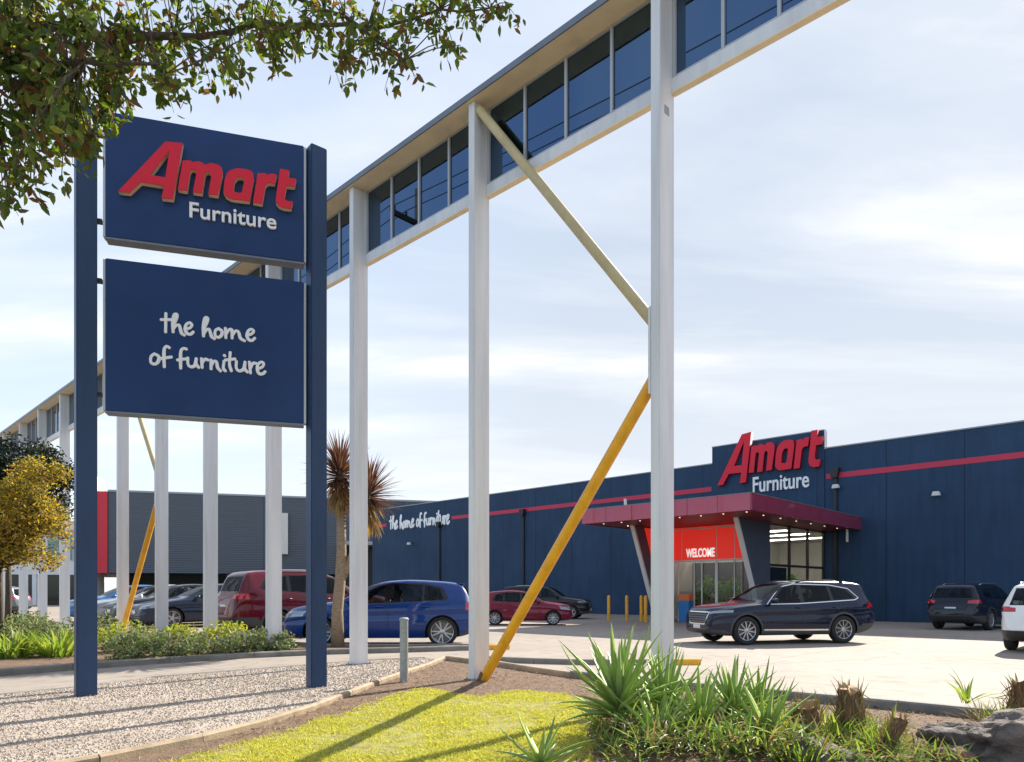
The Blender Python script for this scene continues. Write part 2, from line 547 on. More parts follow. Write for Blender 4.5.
# loose pebbles over the gravel
rg = np.random.default_rng(3)
m = MB()
ico = [(0, 0, 1), (.9, 0, .1), (-.3, .85, .15), (-.35, -.8, .1), (.3, .5, -.7), (-.6, .1, -.75), (.4, -.5, -.7)]
icf = [(0, 1, 2), (0, 2, 3), (0, 3, 1), (1, 4, 2), (2, 5, 3), (3, 6, 1), (1, 6, 4), (2, 4, 5), (3, 5, 6), (4, 6, 5)]
cnt = 0
while cnt < 22000:
    x = rg.uniform(-8.5, -1.3); y = 5.0+10*rg.random()**1.5
    if not inside((x, y), grav) or abs(x) > y*.78: continue
    r = rg.uniform(.006, .014)*(1.25 if y > 9 else 1)
    a = rg.uniform(0, 2*PI); ca, sa = math.cos(a), math.sin(a); fz = rg.uniform(.5, .9); fy = rg.uniform(.6, 1)
    m.add([(x+r*(ca*px-sa*py*fy), y+r*(sa*px+ca*py*fy), .012+r*.35+r*pz*fz) for px, py, pz in ico], icf)
    cnt += 1
for _ in range(420):
    x = rg.uniform(-8, -1.4); y = 5.2+9*rg.random()**1.4
    if not inside((x, y), grav): continue
    r = rg.uniform(.016, .03); a = rg.uniform(0, 2*PI); ca, sa = math.cos(a), math.sin(a)
    m.add([(x+r*(ca*px-sa*py*.8), y+r*(sa*px+ca*py*.8), .012+r*.3+r*pz*.6) for px, py, pz in ico], icf)
o = m.build('loose_pebbles', M['pebble'], fixn=False); tag(o, 'loose tan and grey pebbles covering the gravel bed by the sign', 'gravel', kind='stuff')

# grass blades
M['grass'] = leaf_mat('grass', [(.33, .34, .05), (.52, .49, .08), (.62, .55, .13), (.42, .41, .06), (.56, .44, .19)], .3, .6)
m = MB()
cnt = 0
while cnt < 62000:
    x = rg.uniform(-3.6, 1.3); y = 4.5+5.6*rg.random()**1.3
    jx = x+.16*mnoise.noise((x*3, y*3, 1.5))+.05*mnoise.noise((x*11, y*11, 2)); jy = y+.16*mnoise.noise((x*3, y*3, 7.5))
    d = mnoise.noise((x*1.6, y*1.6, 3.3)); d2 = mnoise.noise((x*5, y*5, 8))
    ok = inside((jx, jy), lawn)
    if not ok:
        if not (rg.random() < .05 and inside((x+rg.normal(0, .18), y+rg.normal(0, .18)), lawn)): continue
        if not inside((x, y), bed): continue
    elif d*.8+d2*.7+.55 < rg.random()*.8: continue
    h = rg.uniform(.010, .028)*(1+.5*d)*(1.5 if (d2 > .42) else 1); a = rg.uniform(0, 2*PI); w = rg.uniform(.002, .004)*(1+y*.06)
    lx, ly = rg.normal(0, .7, 2)*h
    ca, sa = math.cos(a)*w, math.sin(a)*w
    m.add([(x-ca, y-sa, .018), (x+ca, y+sa, .018), (x+lx*.45+ca*.6, y+ly*.45+sa*.6, .018+h*.7), (x+lx, y+ly, .018+h)], [(0, 1, 2), (0, 2, 3)])
    cnt += 1
o = m.build('lawn_grass', M['grass'], fixn=False); tag(o, 'bright yellow green short lawn grass inside the garden edging', 'grass', kind='stuff')
# litter on the soil
M['litter'] = leaf_mat('litter', [(.10, .06, .035), (.22, .14, .075), (.34, .24, .13), (.15, .08, .05)], .1, .9)
m = MB(); cnt = 0
while cnt < 9000:
    x = rg.uniform(-2.6, 6); y = 4.6+9*rg.random()**1.4
    if rg.random() < .05:
        x = rg.uniform(-7, -1.5)
        if not inside((x, y), grav): continue
    elif not inside((x, y), bed) or (inside((x, y), lawn) and rg.random() > .04): continue
    a = rg.uniform(0, 2*PI); l = rg.uniform(.015, .05); w = rg.uniform(.004, .014); tl = rg.uniform(-.3, .5)
    ca, sa = math.cos(a), math.sin(a); z = .018+rg.uniform(0, .02)
    m.add([(x, y, z), (x+ca*l*.5-sa*w, y+sa*l*.5+ca*w, z+l*tl*.5+.004), (x+ca*l, y+sa*l, z+l*abs(tl)), (x+ca*l*.5+sa*w, y+sa*l*.5-ca*w, z+.004)], [(0, 1, 2, 3)])
    cnt += 1
o = m.build('mulch_litter', M['litter'], fixn=False); tag(o, 'brown bark and dead leaf litter on the garden soil', 'mulch', kind='stuff')


# ---------------------------------------------------------------- kerbs and edgings
def strip(poly, w, h, z=0.0, seg=None, jitter=0.0, side=1):
    """a kerb with a slightly rounded top along a polyline, in segments"""
    out = []
    pts = [Vector((x, y, 0)) for x, y in poly]
    m = MB()
    if seg:
        q = [pts[0]]; 
        for a, b in zip(pts, pts[1:]):
            n = max(1, round((b-a).length/seg))
            q += [a+(b-a)*k/n for k in range(1, n+1)]
        pts = q
    for a, b in zip(pts, pts[1:]):
        d = (b-a).normalized(); nrm = Vector((-d.y, d.x, 0))*side
        g = d*.004
        j = random.uniform(-jitter, jitter)
        hh = h+random.uniform(-jitter, jitter)*.5
        prof_ = [(0, -.02), (0, hh-.02), (.02, hh), (w-.02, hh), (w, hh-.02), (w, -.02)]
        vs = []
        for p in (a+g, b-g):
            for s_, zz_ in prof_: vs.append(tuple(p+nrm*(s_+j)+Vector((0, 0, z+zz_))))
        n = len(prof_)
        fs = [tuple(range(n)), tuple(range(2*n-1, n-1, -1))]
        for k in range(n):
            k2 = (k+1) % n
            fs.append((k, n+k, n+k2, k2))
        m.add(vs, fs)
    return m


isl = [(-13, 6.0), (-8.19, 11.32), (-7.57, 12.21), (-6.5, 13.45), (-5.28, 14.5), (-3.96, 15.30), (-2.5, 15.75), (-.98, 16.35), (-.80, 16.40)]
o = strip(isl, .16, .115, side=1).build('island_kerb', M['kerb']); tag(o, kind='structure')
isl_in = [(-17, 9.5), (-14, 15), (-11.5, 19.5), (-8.5, 20.6), (-6.3, 18.2), (-4.5, 17.0), (-2.5, 16.9), (-1.2, 17.0), (-.4, 16.9)]
o = sheet('island_soil', isl+isl_in[::-1], .085, M['soil']); tag(o, kind='structure')
o = strip(isl_in, .14, .115, side=-1).build('island_back_kerb', M['kerb']); tag(o, kind='structure')
o = strip([(-.80, 16.40), (-.05, 16.62)], .17, .12).build('painted_kerb_end', M['yellow']); tag(o, kind='structure')
k3 = [(-.55, 13.75), (.4, 13.35), (1.28, 13.1), (3.05, 13.1)]
o = strip(k3, .15, .10).build('driveway_kerb', M['kerb']); tag(o, kind='structure')
o = strip([(3.05, 13.1), (3.5, 13.1)], .155, .105).build('painted_kerb_end', M['yellow']); tag(o, kind='structure')
o = strip(edge_l, .075, .085, seg=1.1, jitter=.006, side=-1).build('garden_edging', M['edging']); tag(o, kind='structure')
o = strip(edge_r[:5], .10, .10, seg=1.2, jitter=.006, side=1).build('garden_edging', M['edging']); tag(o, kind='structure')
o = strip(edge_r[4:], .14, .12, seg=1.6, jitter=.004, side=1).build('garden_kerb', M['kerb']); tag(o, kind='structure')
o = strip(grav_top[:-1], .05, .03, seg=1.5, jitter=.004, side=1).build('path_edging', M['kerb']); tag(o, kind='structure')
# ---------------------------------------------------------------- freestanding facade on columns
FC = 7.3          # front of the columns in the site frame
NB = 19
cols_u = [-4.67-3.25*i for i in range(NB+1)]
fo = B(-4.55, FC)
FOFF = (-4.55, FC, 0)
fac = tag(empty('column_facade', (fo[0], fo[1], 0), ROT_B), 'long white clerestory frame standing high on thin white steel columns with yellow braces', 'facade')
SOF = 8.79; UE = -1.9; UW = cols_u[-1]-1.2
for u in cols_u:
    m = MB(FOFF)
    # rolled section: two flanges and a web
    m.box(u-.065, u+.065, FC, FC+.32, 0, SOF)
    c = m.build('column', M['white_steel'], fac, bevel=.006)
    m = MB(FOFF); m.box(u-.11, u+.11, FC-.05, FC+.40, 0, .03)
    m.build('base_plate', M['grey_metal'], c)
    for bx_, by_ in ((-.085, .0), (.085, .0), (-.085, .35), (.085, .35)):
        m = MB(FOFF); m.lathe([(.001, .055), (.014, .055), (.014, .028)], 6, 'z', (u+bx_, FC+by_, 0)); m.build('bolt', M['galv'], c)
m = MB(FOFF); m.box(UW, UE, FC-.06, FC+.46, SOF, SOF+.018); m.build('soffit', M['cream'], fac)
m = MB(FOFF); m.box(UW, UE, FC-.08, FC-.0605, SOF-.01, SOF+.085); m.box(UW, UE, FC-.06, FC+.48, SOF+.0185, SOF+.07); m.build('roof_fascia', M['grey_metal'], fac)
BZ = 7.45
m = MB(FOFF); m.box(UW, UE, FC+.26, FC+.325, BZ, BZ+.165); m.build('sill_beam', M['white_steel'], fac, bevel=.005)
m = MB(FOFF); m.box(UW, UE, FC+.25, FC+.345, BZ-.022, BZ-.002); m.build('beam_flange', M['cream'], fac)
m = MB(FOFF); m.box(UW, UE, FC+.352, FC+.37, BZ, SOF-.002); m.build('rear_lining', M['grey_metal'], fac)
M['frame'] = pm('frame', (.42, .43, .44), .4, metal=.2)
edges_u = [UE]+cols_u
for i in range(len(edges_u)-1):
    ur = edges_u[i]-(.068 if i else .02); ul = edges_u[i+1]+.068
    if i == 0: ur = UE-.05
    z0, z1 = BZ+.17, SOF-.003
    n = 4
    w = (ur-ul)/n
    m = MB(FOFF)
    for k in range(n+1):
        x = ul+k*w
        a = max(ul, x-.02); b = min(ur, x+.02)
        if k == 0: b = ul+.045
        if k == n: a = ur-.03
        m.box(a, b, FC+.275, FC+.33, z0, z1)
    m.box(ul+.03, ur-.03, FC+.28, FC+.325, z0, z0+.03); m.box(ul+.03, ur-.03, FC+.28, FC+.325, z1-.03, z1)
    wo = m.build('window', M['frame'], fac)
    for k in range(n):
        x0 = ul+k*w+.02; x1 = ul+(k+1)*w-.02
        m = MB(FOFF); m.box(x0, x1, FC+.305, FC+.315, z0+.025, z1-.025); tl = [random.uniform(-.004, .004) for _ in range(2)]; m.v = [(a, b+tl[0]*(a-x0+FOFF[0])/.7+tl[1]*(c-z0), c) for a, b, c in m.v]
        m.build('pane', M['dark_glass'], wo)


def brace(i0, i1):
    """lower yellow pipe from the foot of column i1 to mid height of column i0, upper pipe back to the top of i1"""
    ur, ul = cols_u[i0], cols_u[i1]
    v = FC+.10
    a = (ul+.16, v-.04, -.02); b = (ur-.05, v, 3.98)
    m = MB(FOFF); m.tube([a, b], .077, 16); br = m.build('brace', M['yellow'], fac, angle=40); br['label'] = 'yellow painted lower diagonal brace'
    m = MB(FOFF); m.tube([(a[0]-.0, a[1], a[2]-.01), (a[0]+.09, a[1]+.001, .14)], .081, 16); m.build('rust_collar', M['rust'], br, angle=40)
    m = MB(FOFF); m.tube([(ul+.10, v-.02, SOF-.13), (ur-.05, v, 4.58)], .068, 16); br = m.build('brace', M['cream_pipe'], fac, angle=40); br['label'] = 'unpainted cream upper diagonal brace'
    m = MB(FOFF); m.box(ur-.10, ur-.067, v-.1, v+.1, 3.75, 4.8); m.build('gusset', M['white_steel'], br)


M['rust'] = pm('rust', (.16, .08, .035), .9, var=.5, vscale=20, bmp=.6, bscale=60)
for i in (0, 5): brace(i, i+1)
m = MB(FOFF); m.box(cols_u[0]+.0655, cols_u[0]+.069, FC+.10, FC+.20, 7.12, 7.22); m.build('tag_plate', M['galv'], fac)

# ---------------------------------------------------------------- pylon sign
D = (.9568, .2910)
P0 = (-5.27, 9.17)
AS = math.atan2(D[1], D[0])


def SP(tt, d=0.0):
    """point on the sign line, d in front of the panel face (towards the street)"""
    return (P0[0]+D[0]*tt+D[1]*d, P0[1]+D[1]*tt-D[0]*d)


so_ = SP(1.2)
sg = tag(empty('pylon_sign', (so_[0], so_[1], 0), AS), 'tall navy shop sign of two panels between two navy posts on the gravel', 'sign')
sl = lambda a, b, c: (a-1.2, -c, b)         # (along, height, in front) -> local
for tt in (-.235, 2.64):
    # posts are turned to line up with the facade behind
    m = MB()
    m.box(-.118, .118, -.095, .095, -.02, 7.60)
    p = m.build('post', M['navy_post'], sg, bevel=.012)
    p.location = (tt-1.2, .05, 0); p.rotation_euler = (0, 0, R(40)-AS)
for z0, z1, nm in ((5.955, 7.585, 'upper'), (3.70, 5.68, 'lower')):
    m = MB(); m.box(0-1.2, 2.47-1.2, 0, .17, z0, z1)
    p = m.build('panel', M['navy_panel'], sg, bevel=.01)
    m = MB(); m.box(-1.2, 2.47-1.2, -.004, .174, z0-.028, z0-.001); m.build('lower_trim', M['grey_metal'], p)
    m = MB(); m.box(-1.2-.03, -1.2-.002, .02, .15, z0+.01, z1-.01); m.build('side_trim', M['alu'], p)
    m = MB(); m.box(2.47-1.2+.002, 2.47-1.2+.03, .02, .15, z0+.01, z1-.01); m.build('side_trim', M['alu'], p)
    for zz_ in (z0+.22, z1-.28):
        m = MB(); m.bar((-1.2-.14, .08, zz_), (-1.2-.05, .08, zz_), .07, .05); m.bar((2.47-1.2+.03, .08, zz_), (2.47-1.2+.11, .08, zz_), .07, .05); m.build('bracket', M['black'], p)
    if nm == 'upper': up = p
    else: lowp = p
LOGO = [
 ('letter', [[(0.17, 6.516), (0.725, 7.261), (0.934, 7.279), (0.815, 6.52), (0.678, 6.514), (0.714, 6.677), (0.434, 6.68), (0.302, 6.52)], [(0.772, 7.153), (0.725, 6.79), (0.55, 6.792)]]),
 ('letter', [[(0.934, 7.05), (1.034, 7.067), (1.044, 7.045), (1.119, 7.072), (1.165, 7.066), (1.208, 7.04), (1.27, 7.076), (1.325, 7.076), (1.385, 7.062), (1.415, 7.03), (1.423, 6.966), (1.364, 6.661), (1.247, 6.658), (1.281, 6.89), (1.277, 6.935), (1.257, 6.954), (1.225, 6.95), (1.205, 6.915), (1.168, 6.656), (1.058, 6.651), (1.097, 6.89), (1.095, 6.935), (1.073, 6.954), (1.042, 6.95), (1.022, 6.92), (0.986, 6.657), (0.874, 6.657)]]),
 ('letter', [[(1.571, 7.05), (1.62, 7.068), (1.721, 7.07), (1.78, 7.06), (1.809, 7.032), (1.818, 6.966), (1.761, 6.645), (1.571, 6.637), (1.51, 6.643), (1.46, 6.67), (1.432, 6.72), (1.448, 6.878), (1.475, 6.97), (1.515, 7.02)], [(1.609, 6.939), (1.64, 6.95), (1.68, 6.95), (1.698, 6.93), (1.668, 6.755), (1.64, 6.737), (1.586, 6.737), (1.556, 6.765), (1.575, 6.89)]]),
 ('letter', [[(1.867, 7.042), (1.973, 7.06), (1.981, 7.035), (2.02, 7.06), (2.06, 7.068), (2.113, 7.062), (2.088, 6.937), (2.02, 6.938), (1.985, 6.92), (1.965, 6.885), (1.925, 6.637), (1.806, 6.637)]]),
 ('letter', [[(2.157, 7.151), (2.276, 7.152), (2.262, 7.049), (2.368, 7.049), (2.350, 6.939), (2.244, 6.935), (2.216, 6.785), (2.222, 6.745), (2.25, 6.728), (2.322, 6.728), (2.304, 6.628), (2.203, 6.624), (2.145, 6.642), (2.105, 6.685), (2.100, 6.74)]])]
S1 = [[(0.717, 5.037), (0.714, 4.792)], [(0.66, 4.949), (0.775, 4.962)], [(0.805, 4.802), (0.797, 4.919), (0.813, 5.021), (0.841, 5.042), (0.85, 5.007), (0.808, 4.884)], [(0.805, 4.838), (0.836, 4.887), (0.875, 4.9), (0.891, 4.857), (0.908, 4.795), (0.941, 4.774)], [(0.958, 4.855), (1.008, 4.878), (1.033, 4.918), (1.008, 4.946), (0.966, 4.919), (0.95, 4.854), (0.975, 4.802), (1.017, 4.793), (1.05, 4.828)], [(1.177, 4.786), (1.172, 4.905), (1.189, 5.017), (1.216, 5.039), (1.226, 5.003), (1.182, 4.879)], [(1.179, 4.814), (1.211, 4.869), (1.245, 4.886), (1.262, 4.841), (1.279, 4.788), (1.313, 4.764)], [(1.365, 4.908), (1.325, 4.876), (1.322, 4.811), (1.356, 4.787), (1.399, 4.815), (1.407, 4.875), (1.365, 4.908)], [(1.45, 4.921), (1.456, 4.792)], [(1.456, 4.834), (1.494, 4.903), (1.532, 4.904), (1.535, 4.796)], [(1.535, 4.83), (1.58, 4.898), (1.619, 4.883), (1.641, 4.807), (1.694, 4.775)], [(1.729, 4.854), (1.781, 4.878), (1.811, 4.919), (1.781, 4.944), (1.741, 4.915), (1.723, 4.849), (1.75, 4.796), (1.79, 4.791), (1.825, 4.826)]]
S2 = [[(0.578, 4.489), (0.54, 4.449), (0.537, 4.377), (0.578, 4.354), (0.622, 4.385), (0.632, 4.458), (0.578, 4.489)], [(0.759, 4.588), (0.726, 4.603), (0.698, 4.564), (0.694, 4.455), (0.698, 4.329)], [(0.652, 4.433), (0.783, 4.467)], [(0.966, 4.591), (0.93, 4.596), (0.9, 4.557), (0.895, 4.438), (0.896, 4.329)], [(0.858, 4.435), (0.983, 4.465)], [(0.983, 4.474), (0.986, 4.392), (1.02, 4.359), (1.067, 4.381), (1.087, 4.475)], [(1.087, 4.475), (1.087, 4.401), (1.118, 4.358)], [(1.152, 4.481), (1.16, 4.362)], [(1.162, 4.427), (1.194, 4.476), (1.233, 4.47)], [(1.27, 4.474), (1.27, 4.354)], [(1.274, 4.4), (1.305, 4.459), (1.339, 4.453), (1.353, 4.38), (1.39, 4.337)], [(1.433, 4.471), (1.425, 4.378), (1.45, 4.343)], [(1.437, 4.553), (1.442, 4.546)], [(1.511, 4.599), (1.502, 4.44), (1.525, 4.35)], [(1.45, 4.491), (1.572, 4.517)], [(1.589, 4.486), (1.589, 4.393), (1.629, 4.359), (1.681, 4.392), (1.699, 4.487)], [(1.699, 4.487), (1.699, 4.393), (1.729, 4.353)], [(1.755, 4.492), (1.769, 4.344)], [(1.769, 4.409), (1.799, 4.477), (1.843, 4.482)], [(1.864, 4.409), (1.923, 4.442), (1.94, 4.491), (1.905, 4.506), (1.864, 4.465), (1.857, 4.399), (1.882, 4.344), (1.931, 4.349), (1.958, 4.38)]]
for nm, loops in LOGO:
    me = outline_mesh(loops, .075, lambda a, b, c: sl(a, b, .045+c)); le = link(nm, me, M['letter_edge'], up)
    me = outline_mesh(loops, .012, lambda a, b, c: sl(a, b, .0905+c), .0); link('letter_face', me, M['letter_red'], le)
me = text_mesh('Furniture', 1.10, .205, .03, lambda a, b, c: sl(1.006+a, 6.345+b, .02+c), bold=.012); link('lettering', me, M['letter_white'], up)


def script_mesh(strokes, rad, fn, flat=.35):
    m = MB()
    for st in strokes:
        pts = [np.array(p) for p in st]
        if len(pts) > 2:
            q = [2*pts[0]-pts[1]]+pts+[2*pts[-1]-pts[-2]]
            sm = []
            for i in range(1, len(q)-2):
                for k in range(5):
                    tt = k/5
                    a, b, c, d = q[i-1], q[i], q[i+1], q[i+2]
                    sm.append(.5*((2*b)+(-a+c)*tt+(2*a-5*b+4*c-d)*tt**2+(-a+3*b-3*c+d)*tt**3))
            sm.append(pts[-1]); pts = sm
        n = len(pts)
        d0 = pts[0]-pts[1]; d0 = d0/np.linalg.norm(d0); d1 = pts[-1]-pts[-2]; d1 = d1/np.linalg.norm(d1)
        P = [pts[0]+d0*rad*.75, pts[0]+d0*rad*.4]+list(pts)+[pts[-1]+d1*rad*.4, pts[-1]+d1*rad*.75]
        rr = [.35, .8]+[1-.18*abs(math.sin(3.0*i/max(1, n-1)+1)) for i in range(n)]+[.8, .35]
        m.tube([(p[0], p[1], 0) for p in P], [rad*r for r in rr], 8)
    m.v = [fn(x, y, z*flat) for x, y, z in m.v]
    return m.mesh('lettering', smooth=True)


link('lettering', script_mesh(S1, .0235, lambda a, b, c: sl(a, b, .006+c)), M['letter_white'], lowp)
link('lettering', script_mesh(S2, .0235, lambda a, b, c: sl(a, b, .006+c)), M['letter_white'], lowp)

# ---------------------------------------------------------------- the furniture shop
WV = 35.1
SU0, SU1, STOP = -50.5, 26.0, 8.27
s0 = B(-12.0, WV)
SOFF = (-12.0, WV, 0)
shop = tag(empty('furniture_shop', (s0[0], s0[1], 0), ROT_B), 'long navy blue furniture shop with red stripe and glazed entrance under a maroon canopy', 'building')


def wall_mat():
    m, t, p, out = nt('navy_wall')
    tc = t.nodes.new('ShaderNodeTexCoord'); sp = t.nodes.new('ShaderNodeSeparateXYZ'); t.links.new(tc.outputs['Object'], sp.inputs[0])
    def mm(op, a, b):
        n = t.nodes.new('ShaderNodeMath'); n.operation = op
        for i, q in enumerate((a, b)):
            if isinstance(q, (int, float)): n.inputs[i].default_value = q
            else: t.links.new(q, n.inputs[i])
        return n.outputs[0]
    fr = mm('FRACT', mm('DIVIDE', mm('ADD', sp.outputs[0], 101.37), 3.08), 0)
    ln = mm('LESS_THAN', mm('ABSOLUTE', mm('SUBTRACT', fr, .5), 0), .006)
    n = noise(t, .35, 5, .6); n2 = noise(t, 1.4, 6, .65, (3, 3, .25))
    r = ramp(t, [(.014, .038, .080), (.018, .047, .098), (.023, .056, .114)], [.3, .5, .7]); t.links.new(n.outputs['Fac'], r.inputs[0])
    r2 = ramp(t, [(.74, .77, .80), (1, 1, 1), (1.16, 1.15, 1.14)], [.28, .5, .75]); t.links.new(n2.outputs['Fac'], r2.inputs[0])
    mu = t.nodes.new('ShaderNodeMix'); mu.data_type = 'RGBA'; mu.blend_type = 'MULTIPLY'; mu.inputs[0].default_value = 1
    t.links.new(r.outputs[0], mu.inputs[6]); t.links.new(r2.outputs[0], mu.inputs[7])
    mx = t.nodes.new('ShaderNodeMix'); mx.data_type = 'RGBA'; t.links.new(ln, mx.inputs[0]); t.links.new(mu.outputs[2], mx.inputs[6]); mx.inputs[7].default_value = (.008, .014, .03, 1)
    t.links.new(mx.outputs[2], p.inputs['Base Color'])
    p.inputs['Roughness'].default_value = .6; p.inputs['Specular IOR Level'].default_value = .25
    n3 = noise(t, 8, 4, .5); b = bump(t, n3.outputs['Fac'], .12, .02); t.links.new(b.outputs[0], p.inputs['Normal'])
    return m


M['navy_wall'] = wall_mat()
M['stripe'] = pm('stripe', (.50, .016, .06), .5)
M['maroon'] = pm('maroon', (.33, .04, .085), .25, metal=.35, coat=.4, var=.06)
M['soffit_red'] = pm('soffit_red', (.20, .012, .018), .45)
M['band_red_glow'] = pm('band_red_glow', (.78, .030, .018), .45, spec=.3); M['band_red_glow'].node_tree.nodes['Principled BSDF'].inputs['Emission Color'].default_value = (.78, .035, .02, 1); M['band_red_glow'].node_tree.nodes['Principled BSDF'].inputs['Emission Strength'].default_value = .16  # faint glow added to brighten the red band under the canopy
M['fin_grey'] = pm('fin_grey', (.060, .072, .10), .5, var=.1)
M['fin_edge'] = pm('fin_edge', (.62, .60, .58), .4)
M['inner_wall'] = pm('inner_wall', (.62, .60, .55), .7, var=.05)
M['inner_floor'] = pm('inner_floor', (.30, .28, .26), .4)
M['downlight'] = emit('downlight', (1, .80, .5), .45)
M['strip_light'] = emit('strip_light', (1, .92, .8), 6)
M['glow_white'] = emit('glow_white', (.85, .85, .83), .22)  # letters given a slight glow to lift them out of the shade


def clear_glass():
    m, t, p, out = nt('clear_glass')
    gl = t.nodes.new('ShaderNodeBsdfGlossy'); gl.inputs['Roughness'].default_value = .02; gl.inputs['Color'].default_value = (.9, .93, .95, 1)
    tr = t.nodes.new('ShaderNodeBsdfTransparent'); tr.inputs['Color'].default_value = (.80, .84, .84, 1)
    fz = t.nodes.new('ShaderNodeFresnel'); fz.inputs[0].default_value = 1.5
    mx = t.nodes.new('ShaderNodeMixShader'); gm = t.nodes.new('ShaderNodeNewGeometry')
    ml = t.nodes.new('ShaderNodeMath'); ml.operation = 'SUBTRACT'; ml.use_clamp = True
    t.links.new(fz.outputs[0], ml.inputs[0]); t.links.new(gm.outputs['Backfacing'], ml.inputs[1]); t.links.new(ml.outputs[0], mx.inputs[0]); t.links.new(tr.outputs[0], mx.inputs[1]); t.links.new(gl.outputs[0], mx.inputs[2])
    t.links.new(mx.outputs[0], out.inputs['Surface'])
    return m


M['clear_glass'] = clear_glass()
# walls: front wall in pieces round the entrance lobby, then the long sides and the back
EU0, EU1 = -17.8, -12.96
m = MB(SOFF)
m.box(SU0, EU0, WV, WV+.2, 0, STOP); m.box(EU1, SU1, WV, WV+.2, 0, STOP); m.box(EU0, EU1, WV, WV+.2, 4.4, STOP)
m.box(SU0, SU0+.2, WV+.2, WV+40, 0, STOP); m.box(SU1-.2, SU1, WV+.2, WV+40, 0, STOP); m.box(SU0, SU1, WV+40, WV+40.2, 0, STOP)
m.build('wall', M['navy_wall'], shop)
m = MB(SOFF); m.box(SU0+.2, SU1-.2, WV+.2, WV+40, STOP-.35, STOP-.2); m.build('roof', M['grey_metal'], shop)
m = MB(SOFF); m.box(SU0-.03, -18.85, WV-.03, WV+.23, STOP+.003, STOP+.06); m.box(-12.88, SU1+.03, WV-.03, WV+.23, STOP+.003, STOP+.06); m.build('capping', M['cap_grey'], shop)
m = MB(SOFF); m.box(-18.84, -12.93, WV-.05, WV-.003, 4.95, 9.16); pan = m.build('sign_panel', M['navy_wall'], shop)
m = MB(SOFF); m.box(-12.927, -12.89, WV-.055, WV+.12, STOP+.07, 9.19); m.build('edge_trim', M['fin_edge'], pan)
m = MB(SOFF); m.box(-18.86, -12.93, WV-.06, WV+.2, 9.163, 9.21); m.box(-18.84, -12.93, WV+.002, WV+.3, STOP+.07, 9.16); m.build('capping', M['cap_grey'], pan)
t0, t1 = U(390, WV), U(449.5, WV)
for a, b in ((SU0+.01, t0-.5), (t1+.25, -18.90), (-12.85, SU1-.01)):
    m = MB(SOFF); m.box(a, b, WV-.015, WV-.002, 6.80, 7.05); m.build('red_stripe', M['stripe'], shop)
wl = lambda a, b, c: (a-SOFF[0], -c, b)
k = 5.5/2.198
for nm, loops in LOGO:
    lp = [[(-18.42+(a-.17)*k, 7.02+(b-6.514)*3.4) for a, b in l] for l in loops]
    me = outline_mesh(lp, .20, lambda a, b, c: wl(a, b, .16+c)); le = link(nm, me, M['letter_dark'], pan)
    me = outline_mesh(lp, .02, lambda a, b, c: wl(a, b, .272+c)); link('letter_face', me, M['letter_red'], le)
me = text_mesh('Furniture', 2.87, .80, .08, lambda a, b, c: wl(-16.5+a, 6.48+b, .10+c), bold=.012); link('lettering', me, M['letter_white'], pan)
kx = (t1-t0)/2.71
ST = [[(t0+(a-.66)*kx, 6.57+(b-4.79)*4.0) for a, b in s] for s in S1]+[[(t0+(a-.537+1.29)*kx, 6.57+(b-4.355)*4.0) for a, b in s] for s in S2]
link('lettering', script_mesh(ST, .105, lambda a, b, c: wl(a, b, .03+c), .2), M['letter_white'], shop)
# canopy
CU0, CU1, CV, CZ0, CZ1 = -18.8, -11.27, 23.75, 4.24, 4.84
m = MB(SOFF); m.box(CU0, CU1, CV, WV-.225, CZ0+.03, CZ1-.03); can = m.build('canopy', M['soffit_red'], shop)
nf = 6
for k in range(nf):
    a = CU0+(CU1-CU0)*k/nf; b = CU0+(CU1-CU0)*(k+1)/nf
    m = MB(SOFF); m.box(a+.006, b-.006, CV-.03, CV-.002, CZ0, CZ1); m.build('fascia_panel', M['maroon'], can, bevel=.004)
ns = 9
for k in range(ns):
    a = CV+(WV-.01-CV)*k/ns; b = CV+(WV-.01-CV)*(k+1)/ns
    for x0, x1 in ((CU1+.002, CU1+.03), (CU0-.03, CU0-.002)):
        m = MB(SOFF); m.box(x0, x1, a+.006, b-.006, CZ0, CZ1); m.build('fascia_panel', M['maroon'], can, bevel=.004)
m = MB(SOFF); m.box(CU0-.03, CU1+.03, CV-.03, WV-.23, CZ1+.002, CZ1+.03); m.build('canopy_top', M['grey_metal'], can)
for uu in np.linspace(CU0+.6, CU1-.5, 8):
    m = MB(SOFF); m.lathe([(.001, 0), (.03, 0), (.03, .02)], 14, 'z', (uu, CV+.7, CZ0+.008)); m.build('downlight', M['downlight'], can)
for vv in np.linspace(CV+2.2, WV-1.5, 6):
    m = MB(SOFF); m.lathe([(.001, 0), (.03, 0), (.03, .02)], 14, 'z', (CU1-.55, vv, CZ0+.008)); m.build('downlight', M['downlight'], can)
for uu in np.linspace(CU0+.8, EU0-.2, 3):
    m = MB(SOFF); m.lathe([(.001, 0), (.03, 0), (.03, .02)], 14, 'z', (uu, CV+2.2, CZ0+.008)); m.build('downlight', M['downlight'], can)
m = MB(SOFF); m.bar((-18.1, CV+2.2, CZ1+.03), (-18.15, CV+2.2, CZ1+.62), .09); m.build('vent_pipe', M['fin_edge'], can)
